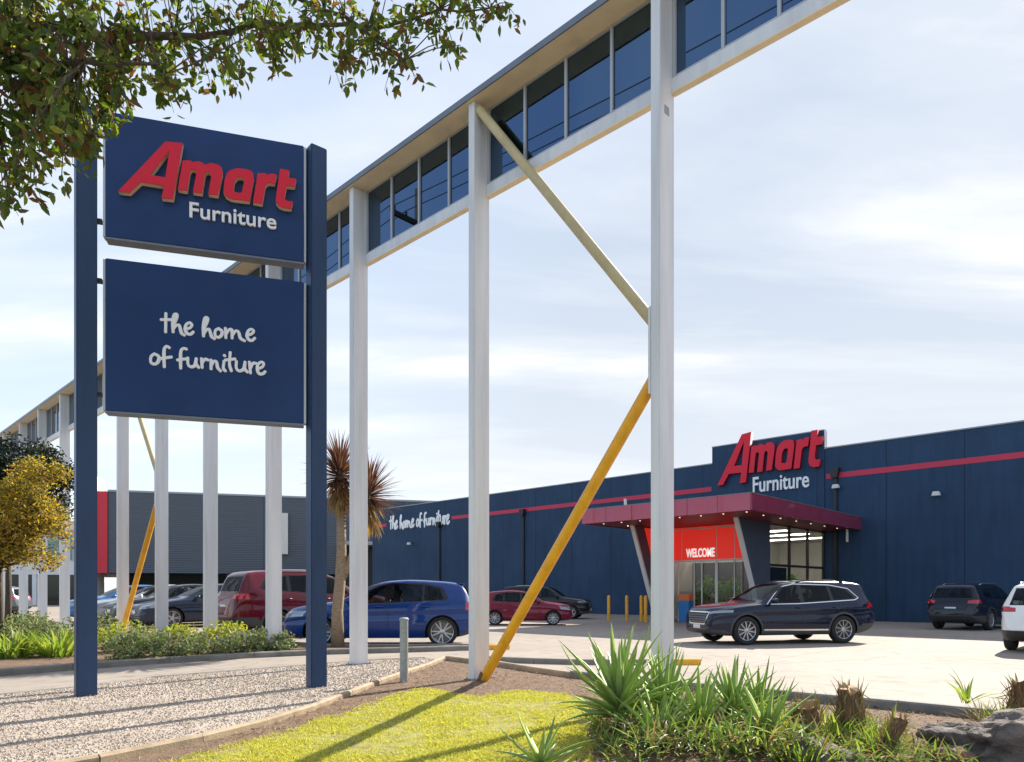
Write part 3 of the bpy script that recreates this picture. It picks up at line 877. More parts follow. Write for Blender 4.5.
# fins
for uu, v0, v1 in ((EU1, 26.05, 28.3), (EU0, 26.05, 28.0)):
    m = MB(SOFF)
    m.prism([(v0, CZ0+.025), (v1, 0), (28.9, 0), (28.9, CZ0+.025)], uu-.09, uu+.09, lambda a, b, c: (c, a, b))
    fin = m.build('side_fin', M['fin_grey'], shop)
    if uu == EU0:
        m = MB(SOFF); m.prism([(v0+.75, CZ0-.03), (v0+1.4, 2.75), (28.4, 2.75), (28.4, CZ0-.03)], uu+.092, uu+.10, lambda a, b, c: (c, a, b)); m.build('red_tint', M['band_red_glow'], fin)  # red tint on the inner face, in the band's glowing material
    m = MB(SOFF); m.prism([(v0-.10, CZ0+.025), (v1-.10, 0), (v1-.004, 0), (v0-.004, CZ0+.025)], uu-.095, uu+.095, lambda a, b, c: (c, a, b)); m.build('fin_edge', M['fin_edge'], fin)
# glazed lobby
GV = 28.5
m = MB(SOFF); m.box(EU0+.1, EU1-.1, GV-.02, GV, 2.79, CZ0+.02); bandp = m.build('red_band', M['band_red_glow'], shop)
me = text_mesh('WELCOME', U(715, GV)-U(686.5, GV), .40, .02, lambda a, b, c: (U(686.5, GV)+a-SOFF[0], GV-.035-WV-c, 2.9+b), bold=.03); link('lettering', me, M['glow_white'], bandp)
m = MB(SOFF)
for px in (655, 667, 679, 694.7, 702.4, 717, 735, 750):
    uu = U(px, GV); wd_ = .05 if px != 717 else .12
    m.box(uu-wd_/2, uu+wd_/2, GV-.06, GV-.024, 0, 2.74)
m.box(EU0+.1, EU1-.1, GV-.07, GV+.03, 2.70, 2.785)
fr = m.build('entrance_frame', M['fin_edge'], shop)
m = MB(SOFF)
for px in (682, 717, 735): m.box(U(px, GV)-.015, U(px, GV)+.015, GV-.03, GV-.0205, 2.79, CZ0)
m.box(EU0+.1, EU1-.1, GV-.033, GV-.0205, CZ0-.09, CZ0-.03)
m.build('band_trim', M['fin_edge'], bandp)
m = MB(SOFF); m.box(EU0+.1, EU1-.1, GV-.01, GV, 0, 2.70); m.build('entrance_glass', M['clear_glass'], shop)
# side glazing
m = MB(SOFF); m.box(EU1-.01, EU1, 28.92, WV-.1, .05, CZ0+.02); m.build('side_glass', M['clear_glass'], shop)
m = MB(SOFF)
for vv in (28.93, 29.0+(WV-29)/3*1-.0, 29+(WV-29)/3*2, WV-.09): m.box(EU1-.05, EU1+.05, vv-.05, vv+.05, 0, CZ0+.02)
m.box(EU1-.045, EU1+.045, 29, WV-.1, 2.45, 2.55); m.box(EU1-.045, EU1+.045, 29, WV-.1, 0, .1)
m.build('side_frame', M['black'], shop)
# lobby inside
m = MB(SOFF); m.box(EU0, EU1-.06, GV+.1, WV+6, .005, .03); m.build('lobby_floor', M['inner_floor'], shop)
m = MB(SOFF); m.box(EU0, EU0+.1, GV+.1, WV+6, .03, 4.2); m.box(EU0+.1, EU1-.05, WV+5.9, WV+6, .03, 4.2); m.box(EU1-.14, EU1-.06, WV+.2, WV+6, .03, 4.2); m.build('lobby_wall', M['inner_wall'], shop)
m = MB(SOFF); m.box(EU0+.1, EU1-.06, GV+.1, WV+6, 4.215, 4.228); m.build('lobby_ceiling', M['inner_wall'], shop)
for vv in (30.0, 32.4, 35.0, 38.0):
    m = MB(SOFF); m.box(EU0+.8, EU1-.7, vv-.09, vv+.09, 4.17, 4.21); m.build('strip_light', M['strip_light'], shop)
m = MB(SOFF); m.box(EU1-.9, EU1-.06, 29.2, 30.9, .03, 2.42); m.build('inner_door', M['black'], shop)
m = MB(SOFF); m.box(EU0+.15, EU1-1.3, GV+2.4, GV+2.5, .03, 2.75); m.build('dark_backing', M['fin_grey'], shop)  # dark backing added to darken the view through the doors
# rainwater pipes and lights on the wall
for px, ztop in ((440, 6.35), (524, 6.6), (836, 6.9)):
    uu = U(px, WV)
    m = MB(SOFF); m.box(uu-.07, uu+.07, WV-.12, WV-.003, 0, ztop); dp = m.build('downpipe', M['black'], shop)
    m = MB(SOFF); m.prism([(-.13, 0), (.13, 0), (.22, .45), (-.22, .45)], WV-.3, WV-.004, lambda a, b, c: (uu+a, c, ztop-.1+b)); m.build('rainwater_head', M['black'], dp)
for px, z in ((412, 5.2), (938, 5.6), (838, 6.35)):
    uu = U(px, WV)
    m = MB(SOFF); m.bar((uu, WV-.003, z+.1), (uu, WV-.28, z+.1), .05); lb = m.build('wall_light', M['trim_grey'], shop)
    m = MB(SOFF); m.prism([(-.17, -.08), (.17, -.08), (.12, .1), (-.12, .1)], WV-.40, WV-.2, lambda a, b, c: (uu+a, c, z+b)); m.build('lamp_head', M['fin_edge'], lb, bevel=.01)
m = MB(SOFF); m.box(CU1-.3, CU1-.22, WV-1.1, WV-1.02, 3.65, 4.23); m.build('canopy_drain', M['fin_edge'], can)

# bollards
bspots = [(608.8, 620.6), (626.8, 620.8), (641.3, 621.2), (645.6, 622.0)]
blab = ['yellow steel bollard in the shade, leftmost of the row beside the shop entrance', 'yellow steel bollard standing alone, second from left beside the shop entrance',
        'yellow bollard, the farther of the close pair beside the shop entrance fin', 'yellow bollard, the nearer of the close pair beside the shop entrance fin']
for i, (px, py) in enumerate(bspots):
    x, y = G(px, py)
    m = MB(); m.lathe([(.075, 0), (.075, 1.12), (.06, 1.17), (.03, 1.195), (.001, 1.2)], 16)
    o = m.build('bollard', M['yellow'], smooth=True, loc=(x, y, 0), angle=40); tag(o, blab[i], 'bollard', 'yellow bollards by the shop entrance')
# grey galvanised post near the garden
x, y = G(404, 683)
ro = tag(empty('marker_post', (x, y, 0)), 'short round galvanised grey post standing in the garden corner', 'post')
m = MB(); m.lathe([(.062, 0), (.062, .93)], 20); m.build('pipe', M['galv'], ro, angle=40)
m = MB(); m.lathe([(.07, .93), (.07, .955), (.05, .97), (.001, .975)], 20); m.build('cap', M['galv'], ro, angle=40)
# bin by the doors
x, y = G(686.5, 622)
ro = tag(empty('wheelie_bin', (x, y, 0), ROT_B), 'bright blue bin with orange top beside the entrance doors', 'bin')
m = MB(); m.prism([(-.24, 0), (.24, 0), (.3, .95), (-.3, .95)], -.28, .28, lambda a, b, c: (a, c, b)); m.build('bin_body', pm('bin_blue', (.01, .16, .42), .5), ro, bevel=.03)
m = MB(); m.box(-.31, .31, -.3, .3, .953, 1.25); m.build('bin_top', pm('bin_orange', (.6, .16, .05), .5), ro, bevel=.04)

# ---------------------------------------------------------------- buildings behind
GD = (.9638, .2667); GA = math.atan2(GD[1], GD[0])
g0 = (-42.8, 75.0)
wh = tag(empty('grey_warehouse', (g0[0], g0[1], 0), GA), 'long dark grey ribbed warehouse raised over a dark undercroft', 'building')


def ribbed():
    m, t, p, out = nt('ribbed_cladding')
    tc = t.nodes.new('ShaderNodeTexCoord')
    wv = t.nodes.new('ShaderNodeTexWave'); wv.bands_direction = 'Z'; wv.inputs['Scale'].default_value = 1.6
    t.links.new(tc.outputs['Object'], wv.inputs['Vector'])
    wv2 = t.nodes.new('ShaderNodeTexBrick'); wv2.offset = 0; wv2.inputs['Scale'].default_value = 1; wv2.inputs['Brick Width'].default_value = 5.2; wv2.inputs['Row Height'].default_value = 40
    wv2.inputs['Mortar Size'].default_value = .05; wv2.inputs['Color1'].default_value = (.080, .096, .118, 1); wv2.inputs['Color2'].default_value = (.086, .102, .125, 1); wv2.inputs['Mortar'].default_value = (.045, .055, .07, 1)
    mp = t.nodes.new('ShaderNodeMapping'); mp.inputs['Rotation'].default_value = (R(90), 0, 0); mp.inputs['Location'].default_value = (0, 20, 0)
    t.links.new(tc.outputs['Object'], mp.inputs[0]); t.links.new(mp.outputs[0], wv2.inputs['Vector'])
    t.links.new(wv2.outputs['Color'], p.inputs['Base Color'])
    b = bump(t, wv.outputs['Fac'], .5, .06); t.links.new(b.outputs[0], p.inputs['Normal'])
    p.inputs['Roughness'].default_value = .5; p.inputs['Metallic'].default_value = .2
    return m


M['ribbed'] = ribbed()
m = MB(); m.box(0, 70, 0, 25, 3.4, 12.0); m.build('cladding', M['ribbed'], wh)
m = MB(); m.box(0, 70, -.06, 25, 12.003, 12.2); m.build('parapet', M['cap_grey'], wh)
m = MB(); m.box(-1.1, -.02, -.12, 25, 3.35, 12.0); m.build('red_panel', pm('panel_red', (.55, .015, .035), .45), wh)
m = MB(); m.box(-1.9, -1.12, -.3, 3, 0, 13.6); m.build('white_pier', M['inner_wall'], wh)
m = MB(); m.box(0, 70, 6, 6.3, 0, 3.4); m.build('undercroft_wall', pm('under', (.03, .033, .038), .7), wh)
for k in range(10):
    m = MB(); m.box(5.5+k*6.2, 5.9+k*6.2, .3, .7, 0, 3.4); m.build('undercroft_column', M['trim_grey'], wh)
m = MB(); m.box(24.2, 29.5, -3.5, 0, 6.6, 7.0); m.build('awning', M['cap_grey'], wh)
m = MB(); m.box(24.4, 29.5, -.5, -.01, 0, 6.58); m.build('dark_recess', M['black'], wh)  # solid black block, the dark of the recess put into its colour
m = MB(); m.box(17.3, 18.2, -.5, -.01, 5.6, 10.2); m.build('sign_board', M['inner_wall'], wh)

ow = tag(empty('white_office', (-62, 69.5, 0), GA), 'white office building with dark glazed ground floor and teal upper windows', 'building')
m = MB(); m.box(-30, 18.6, 0, 14, 3.15, 8.8); m.build('upper_wall', M['white_wall'], ow)
m = MB(); m.box(-30, 18.6, .6, .9, 0, 3.15); m.build('shopfront_glass', M['shop_glass'], ow)
for k in range(12):
    m = MB(); m.box(-29+k*4.2, -28.6+k*4.2, .02, .5, 0, 3.147); m.build('pillar', M['white_wall'], ow)
for k in range(11):
    m = MB(); m.box(-28+k*4.2, -25.2+k*4.2, -.06, -.003, 4.6, 7.9); w_ = m.build('window', M['frame'], ow)
    m = MB(); m.box(-27.9+k*4.2, -25.3+k*4.2, -.075, -.063, 4.7, 7.8); m.build('pane', M['teal_glass'], w_)
# ---------------------------------------------------------------- cars
def pchip(xs, ys, x):
    xs = np.asarray(xs, float); ys = np.asarray(ys, float); x = np.asarray(x, float)
    h = np.diff(xs); d = np.diff(ys)/h
    m = np.zeros_like(ys)
    m[0] = d[0]; m[-1] = d[-1]
    for i in range(1, len(xs)-1):
        if d[i-1]*d[i] > 0:
            w1 = 2*h[i]+h[i-1]; w2 = h[i]+2*h[i-1]
            m[i] = (w1+w2)/(w1/d[i-1]+w2/d[i])
    k = np.clip(np.searchsorted(xs, x)-1, 0, len(h)-1)
    t = (x-xs[k])/h[k]
    return ((2*t**3-3*t**2+1)*ys[k]+(t**3-2*t**2+t)*h[k]*m[k]+(-2*t**3+3*t**2)*ys[k+1]+(t**3-t**2)*h[k]*m[k+1])


def prof(pairs, x):
    return pchip([p[0] for p in pairs], [p[1] for p in pairs], x)


def catmull(P, n):
    P = [np.array(p, float) for p in P]
    P = [2*P[0]-P[1]]+P+[2*P[-1]-P[-2]]
    out = []
    for i in range(1, len(P)-2):
        for k in range(n):
            t = k/n
            a, b, c, d = P[i-1], P[i], P[i+1], P[i+2]
            # tension a bit above Catmull-Rom so creases stay crisp
            m1 = (c-a)*.36; m2 = (d-b)*.36
            out.append((2*t**3-3*t**2+1)*b+(t**3-2*t**2+t)*m1+(-2*t**3+3*t**2)*c+(t**3-t**2)*m2)
    out.append(P[-2])
    return out


def car_body(S):
    L = S['L']
    ds = np.unique(np.round(np.concatenate([[0, .012, .03, .06, .1, .15, .21, .28], np.linspace(.36, L-.36, int(L/.085)), L-np.array([0, .012, .03, .06, .1, .15, .21, .28])]), 4))
    top = prof(S['top'], ds); bot = prof(S['bot'], ds); hw = prof(S['hw'], ds)
    sh = np.minimum(prof(S['sh'], ds), top-.045)
    yt = np.minimum(prof(S['yt'], ds), hw*.93)
    dz = prof(S['dz'], ds)
    rings = []
    for i, d in enumerate(ds):
        zb, zt, w, zs, y5 = bot[i], top[i], hw[i], sh[i], yt[i]
        zs = max(zs, zb+.06); ze = max(zt-dz[i], zs+.02); hh = zs-zb
        P = [(0, zb), (.82*w, zb), (.95*w, zb+.05*hh), (.985*w, zb+.2*hh), (w, zb+.50*hh), (.984*w, zb+.66*hh), (.998*w, zb+.80*hh), (.962*w, zs),
             (.5*(.95*w+y5)+.012, .5*(zs+ze)), (y5, ze), (.8*y5, zt-.32*(zt-ze)), (.45*y5, zt-.08*(zt-ze)), (0, zt)]
        half = catmull(P, 3)
        ring = [(L/2-d, -q[0], q[1]) for q in half]+[(L/2-d, q[0], q[1]) for q in half[-2:0:-1]]
        rings.append(ring)
    n = len(rings[0])
    bm = bmesh.new()
    vs = [[bm.verts.new(p) for p in r] for r in rings]
    for i in range(len(vs)-1):
        for k in range(n):
            k2 = (k+1) % n
            bm.faces.new((vs[i][k], vs[i][k2], vs[i+1][k2], vs[i+1][k]))
    for r, fl in ((vs[0], 0), (vs[-1], 1)):
        c = bm.verts.new(sum((v.co for v in r), Vector())/n)
        for k in range(n):
            k2 = (k+1) % n
            bm.faces.new((r[k], c, r[k2]) if fl else (r[k2], c, r[k]))
    bmesh.ops.recalc_face_normals(bm, faces=bm.faces)
    return bm


def mark(bm, axis, poly, slot, test):
    """cut the body along a convex outline seen along one axis and give the inside another slot"""
    ia, ib = {'y': (0, 2), 'x': (1, 2), 'z': (0, 1)}[axis]
    ar = sum(poly[i][0]*poly[(i+1) % len(poly)][1]-poly[(i+1) % len(poly)][0]*poly[i][1] for i in range(len(poly)))
    if ar < 0: poly = poly[::-1]
    amin = min(p[0] for p in poly)-.25; amax = max(p[0] for p in poly)+.25
    bmin = min(p[1] for p in poly)-.25; bmax = max(p[1] for p in poly)+.25
    bm.normal_update()

    def near(f):
        c = f.calc_center_median()
        return amin < c[ia] < amax and bmin < c[ib] < bmax and test(c, f.normal)
    for i in range(len(poly)):
        a = poly[i]; b = poly[(i+1) % len(poly)]
        co = [0, 0, 0]; co[ia] = a[0]; co[ib] = a[1]
        no = [0, 0, 0]; no[ia] = b[1]-a[1]; no[ib] = -(b[0]-a[0])
        fs = [f for f in bm.faces if near(f)]
        es = list({e for f in fs for e in f.edges}); vv = list({v for f in fs for v in f.verts})
        bmesh.ops.bisect_plane(bm, geom=fs+es+vv, dist=1e-5, plane_co=co, plane_no=no)
    for f in bm.faces:
        if not near(f): continue
        c = f.calc_center_median()
        ok = True
        for i in range(len(poly)):
            a = poly[i]; b = poly[(i+1) % len(poly)]
            if (b[0]-a[0])*(c[ib]-a[1])-(b[1]-a[1])*(c[ia]-a[0]) < -1e-6: ok = False; break
        if ok: f.material_index = slot


def circle(cx, cz, r, n=18):
    return [(cx+r*math.cos(2*PI*k/n), cz+r*math.sin(2*PI*k/n)) for k in range(n)]


def grow(poly, g):
    cx = sum(p[0] for p in poly)/len(poly); cz = sum(p[1] for p in poly)/len(poly)
    out = []
    n = len(poly)
    ar = sum(poly[i][0]*poly[(i+1) % n][1]-poly[(i+1) % n][0]*poly[i][1] for i in range(n))
    if ar < 0: poly = poly[::-1]
    for i in range(n):
        a = np.array(poly[i-1]); b = np.array(poly[i]); c = np.array(poly[(i+1) % n])
        e1 = b-a; e1 = e1/np.linalg.norm(e1); e2 = c-b; e2 = e2/np.linalg.norm(e2)
        n1 = np.array([e1[1], -e1[0]]); n2 = np.array([e2[1], -e2[0]])
        m = n1+n2; m = m/max(np.dot(m, n1), .35)
        out.append(tuple(b+m*g))
    return out


SLOTS = ['paint', 'glass', 'trim', 'well', 'lamp_clear', 'lamp_red', 'black_gloss', 'chrome', 'cladding', 'door', 'gap', 'plate']


def make_wheel(S, parent_mb=None):
    r = S['r']; rr = S['rim']; w = S.get('tw', .225)
    t = MB()
    pr = [(rr-.004, -w/2+.03), (rr+.02, -w/2+.005), (r-.035, -w/2), (r-.008, -w/2+.02), (r, -w/2+.05), (r, w/2-.05), (r-.008, w/2-.02), (r-.035, w/2), (rr+.02, w/2-.005), (rr-.004, w/2-.03)]
    t.lathe(pr, 36, 'y')
    tyre = t.mesh('wheel', smooth=True, fixn=False)
    tyre.materials.append(M['rubber'])
    m = MB()
    # barrel and lip, outer face at y = -w/2
    yo = -w/2+.015
    m.lathe([(rr-.02, w/2-.02), (rr-.03, yo+.03), (rr-.016, yo+.004), (rr-.004, yo), (rr, yo+.006), (rr-.002, w/2-.02)], 36, 'y')
    ns = S.get('spokes', 5)
    for k in range(ns):
        a0 = 2*PI*k/ns+.3
        for da in (S.get('twin', .13), -S.get('twin', .13)) if S.get('twin', .13) else (0,):
            a = a0+da; ai = a0+da*.55
            wd = S.get('spw', .034)
            p0 = Vector((math.cos(ai)*.045, 0, math.sin(ai)*.045)); p1 = Vector((math.cos(a)*(rr-.012), 0, math.sin(a)*(rr-.012)))
            d = (p1-p0).normalized(); q = Vector((-d.z, 0, d.x))
            vs = []
            for p, ww, y0, y1 in ((p0, wd*.7, yo+.012, yo+.05), (p1, wd*.55, yo+.006, yo+.045)):
                vs += [tuple(p+q*ww+Vector((0, y1, 0))), tuple(p-q*ww+Vector((0, y1, 0))), tuple(p-q*ww*.75+Vector((0, y0, 0))), tuple(p+q*ww*.75+Vector((0, y0, 0)))]
            m.add(vs, [(0, 1, 2, 3), (7, 6, 5, 4), (0, 4, 5, 1), (1, 5, 6, 2), (2, 6, 7, 3), (3, 7, 4, 0)])
    m.lathe([(0.001, yo+.002), (.035, yo+.003), (.06, yo+.012), (.06, yo+.06)], 20, 'y')
    rim = m.mesh('rim', angle=40)
    rim.materials.append(M[S.get('rimmat', 'alloy')])
    d = MB()
    d.lathe([(.001, yo+.075), (rr-.035, yo+.075)], 24, 'y')
    d.lathe([(.001, yo+.062), (rr*.62, yo+.062), (rr*.62, yo+.07)], 24, 'y')
    disc = d.mesh('brake_disc', fixn=True)
    disc.materials.append(M['alloy_dark'])
    return tyre, rim, disc


def make_car(name, label, S, paint, loc, rz, scale=1.0, group=None):
    L = S['L']; hl = L/2
    root = empty(name, (loc[0], loc[1], loc[2] if len(loc) > 2 else .004), rz, scale)
    tag(root, label, 'car', group)
    bm = car_body(S)
    X = lambda d: hl-d
    P = lambda pts: [(X(d), z) for d, z in pts]
    side = lambda c, n: abs(n.y) > .32 and abs(c.y) > .35
    lowside = lambda c, n: abs(n.y) > .25 and abs(c.y) > .45
    I = {s: i for i, s in enumerate(SLOTS)}
    # doors with dark shut lines
    for poly in S['doors']:
        mark(bm, 'y', grow(P(poly), .009), I['gap'], side)
        mark(bm, 'y', P(poly), I['door'], side)
    # black window surround, then panes
    for poly in S['surround']: mark(bm, 'y', P(poly), I['trim'], side)
    if S.get('chrome_belt'):
        for poly in S['surround'][:1]:
            g = grow(P(poly), .022)
            mark(bm, 'y', g, I['chrome'], side)
            mark(bm, 'y', P(poly), I['trim'], side)
    for poly in S['panes']: mark(bm, 'y', P(poly), I['glass'], side)
    fwd = lambda lo, hi: (lambda c, n: lo < hl-c.x < hi and n.x > .12 and n.z < .985)
    aft = lambda lo, hi: (lambda c, n: lo < hl-c.x < hi and n.x < -.12 and n.z < .985)
    w = S['wind']
    mark(bm, 'x', grow(w['poly'], .03), I['trim'], fwd(*w['d']))
    mark(bm, 'x', w['poly'], I['glass'], fwd(*w['d']))
    w = S['rear']
    mark(bm, 'x', grow(w['poly'], .03), I['trim'], aft(*w['d']))
    mark(bm, 'x', w['poly'], I['glass'], aft(*w['d']))
    # sill / arch cladding
    clad = I[S.get('clad', 'cladding')]
    for poly in S.get('sills', []): mark(bm, 'y', P(poly), clad, lowside)
    if S.get('sill_strip'): mark(bm, 'y', P(S['sill_strip']), I['chrome'], lowside)
    if S.get('arch', 0):
        for d in (S['fa'], S['ra']): mark(bm, 'y', circle(X(d), S['r'], S['r']+.05+S['arch']), clad, lowside)
    for slot, ax, poly, dr, sgn in S['marks']:
        tst = {'f': lambda c, n, dr=dr: dr[0] < hl-c.x < dr[1] and n.x > .1,
               'b': lambda c, n, dr=dr: dr[0] < hl-c.x < dr[1] and n.x < -.1,
               's': lambda c, n, dr=dr: dr[0] < hl-c.x < dr[1] and abs(n.y) > .18}[sgn]
        polys = [poly]
        if ax == 'y': polys = [P(poly)]
        elif ax == 'xm': polys = [poly, [(-a, b) for a, b in poly]]; ax = 'x'
        for q in polys: mark(bm, ax, q, I[slot], tst)
    me = bpy.data.meshes.new('body')
    bm.to_mesh(me); bm.free()
    for s in SLOTS: me.materials.append(None)
    ob = bpy.data.objects.new('body', me); COL.objects.link(ob)
    # wheel arches
    cb = bmesh.new()
    hwm = max(p[1] for p in S['hw'])
    for d in (S['fa'], S['ra']):
        for sy in (1, -1):
            mt = Matrix.Translation((X(d), sy*(hwm-.02), S['r']-.005)) @ Matrix.Rotation(PI/2, 4, 'X')
            bmesh.ops.create_cone(cb, cap_ends=True, segments=40, radius1=S['r']+.05, radius2=S['r']+.05, depth=.56, matrix=mt)
    for f in cb.faces: f.material_index = I['well']
    cm = bpy.data.meshes.new('cut'); cb.to_mesh(cm); cb.free()
    for s in SLOTS: cm.materials.append(None)
    co = bpy.data.objects.new('cut', cm); COL.objects.link(co)
    md = ob.modifiers.new('b', 'BOOLEAN'); md.operation = 'DIFFERENCE'; md.object = co; md.solver = 'EXACT'
    dg = bpy.context.evaluated_depsgraph_get()
    dg.update()
    full = bpy.data.meshes.new_from_object(ob.evaluated_get(dg))
    bpy.data.objects.remove(ob); bpy.data.objects.remove(co)
    full.shade_smooth(); full.set_sharp_from_angle(angle=R(38))
    mats = dict(paint=paint, glass=M['car_glass'], trim=M['black_gloss'], well=M['black'], lamp_clear=M['lamp_clear'], lamp_red=M['lamp_red'],
                black_gloss=M['grille'], chrome=M['chrome'], cladding=M['trim_grey'], door=paint, gap=M['black'], plate=M['plate'])
    pname = dict(paint='body', glass='window', trim='window_surround', well='wheel_well', lamp_clear='headlight', lamp_red='tail_light',
                 black_gloss='grille', chrome='chrome_strip', cladding='cladding', door='door', gap='door_gap', plate='number_plate')
    split_isl = set(SLOTS)-{'paint'}
    # split by slot (and by island) keeping the shading of the whole shell
    nv = len(full.vertices)
    co = np.empty(nv*3); full.vertices.foreach_get('co', co); co = co.reshape(-1, 3)
    cn = np.array([c.vector[:] for c in full.corner_normals])
    polys = [(p.material_index, tuple(p.vertices), range(p.loop_start, p.loop_start+p.loop_total)) for p in full.polygons]
    body = None
    doors = []
    for s in SLOTS:
        ps = [p for p in polys if p[0] == I[s]]
        if not ps: continue
        groups = [ps]
        if s in split_isl:
            par = {}
            def find(a):
                while par.setdefault(a, a) != a:
                    par[a] = par[par[a]]; a = par[a]
                return a
            for p in ps:
                for v in p[1][1:]: par[find(v)] = find(p[1][0])
            gd = {}
            for p in ps: gd.setdefault(find(p[1][0]), []).append(p)
            groups = [g for g in gd.values()]
        for g in groups:
            used = sorted({v for p in g for v in p[1]}); mp = {v: i for i, v in enumerate(used)}
            nm = bpy.data.meshes.new(pname[s])
            nm.from_pydata([tuple(co[v]) for v in used], [], [tuple(mp[v] for v in p[1]) for p in g])
            nm.shade_smooth()
            nm.normals_split_custom_set([tuple(cn[l]) for p in g for l in p[2]])
            if len(nm.polygons) < 2 and s in split_isl: continue
            o = link(pname[s], nm, mats[s], root)
            if s == 'paint': body = o
            if s == 'door':
                doors.append((o, np.mean([co[v] for v in used], 0)))
    # door handles
    for o, c in doors:
        sy = 1 if c[1] > 0 else -1
        xs = [v.co.x for v in o.data.vertices]
        hx = min(xs)+.17
        zt = S['hz']
        cand = [v.co.y for v in o.data.vertices if abs(v.co.x-hx) < .25 and abs(v.co.z-zt) < .13]
        if not cand: continue
        yy = max(abs(q) for q in cand)
        h = MB(); h.box(hx-.085, hx+.085, sy*yy-.004, sy*yy+sy*.028, zt-.016, zt+.016)
        h.build('handle', mats['paint'] if not S.get('chrome_handle') else M['chrome'], o, bevel=.009, smooth=True)
    # mirrors
    for sy in (-1, 1):
        mx, mz = S['mirror']
        yb = sy*(S['my'])
        q = MB()
        q.prism([(0, -.06), (.1, -.055), (.13, .0), (.1, .065), (.0, .075)], 0, .21, lambda a, b, c: (X(mx)-.06+a, yb+sy*(.05+c), mz+b))
        q.box(X(mx)-.02, X(mx)+.05, min(yb-sy*.03, yb+sy*.06), max(yb-sy*.03, yb+sy*.06), mz-.06, mz-.02)
        mo = q.build('mirror', mats['paint'], root, bevel=.02, smooth=True)
    # wheels
    ty, rim, disc = S.setdefault('_wheel', None) or make_wheel(S)
    S['_wheel'] = (ty, rim, disc)
    for d in (S['fa'], S['ra']):
        for sy in (-1, 1):
            wo = bpy.data.objects.new('wheel', ty); COL.objects.link(wo)
            wo.parent = root; wo.location = (X(d), sy*(hwm-.125), S['r'])
            wo.rotation_euler = (0, random.uniform(0, 1), 0 if sy < 0 else PI)
            for nm_, me_ in (('rim', rim), ('brake_disc', disc)):
                c = bpy.data.objects.new(nm_, me_); COL.objects.link(c); c.parent = wo
    # cabin: seats, dashboard and floor seen through the tinted glass
    cab = S['cab']
    q = MB(); q.box(X(cab[2]), X(cab[0]), -hwm*.86, hwm*.86, .34, .40); q.build('cabin_floor', M['seat_cloth'], root)
    q = MB(); q.box(X(cab[0]+.42), X(cab[0]), -hwm*.84, hwm*.84, cab[3]-.30, cab[3]-.06); q.build('dashboard', M['seat_cloth'], root, bevel=.04)
    for dd in cab[1]:
        for yy in ((-.38, .38) if dd == cab[1][0] else (-.42, 0, .42)):
            q = MB()
            q.prism([(0, .42), (.50, .42), (.52, .56), (.06, .56)], yy-.23, yy+.23, lambda a, b, c: (X(dd)+a-.1, c, b))
            q.prism([(-.02, .50), (.10, .54), (-.06, cab[3]+.12), (-.16, cab[3]+.10)], yy-.22, yy+.22, lambda a, b, c: (X(dd)+a-.1, c, b))
            q.prism([(-.15, cab[3]+.13), (-.07, cab[3]+.14), (-.10, cab[3]+.30), (-.17, cab[3]+.29)], yy-.12, yy+.12, lambda a, b, c: (X(dd)+a-.1, c, b))
            q.build('seat', M['seat_cloth'], root, bevel=.02)
    q = MB(); q.tube([(X(cab[0]+.52)+.0+.19*math.sin(a_)*.35, .38+.19*math.cos(a_), cab[3]-.02+.19*math.sin(a_)*.93) for a_ in [k_*PI/9 for k_ in range(19)]], .015, 6); q.build('steering_wheel', M['seat_cloth'], root)
    if S.get('rails'):
        for sy in (-1, 1):
            d0, d1, zr = S['rails']
            pts = []
            for k in range(9):
                d = d0+(d1-d0)*k/8
                zz = float(prof(S['top'], [d])[0]-prof(S['dz'], [d])[0])
                pts.append((X(d), sy*(float(prof(S['yt'], [d])[0])-.02), zz+(.012 if k in (0, 8) else .055)))
            q = MB(); q.tube(pts, .017, 8)
            q.build('roof_rail', M[S.get('railmat', 'alloy')], root, smooth=True)
    if S.get('spoiler'):
        d, z, w_ = S['spoiler']
        q = MB(); q.prism([(0, 0), (.16, -.005), (.17, .015), (.02, .035)], -w_, w_, lambda a, b, c: (X(d)-a, c, z+b))
        q.build('spoiler', mats['paint'], root, bevel=.006, smooth=True)
    # plates
    for d, z, sgn in S.get('plates', []):
        xs = X(d)
        q = MB(); q.box(xs-.006, xs+.006, -.186, .186, z-.05, z+.05)
        q.build('number_plate', M['plate'], root, bevel=.002)
    return root


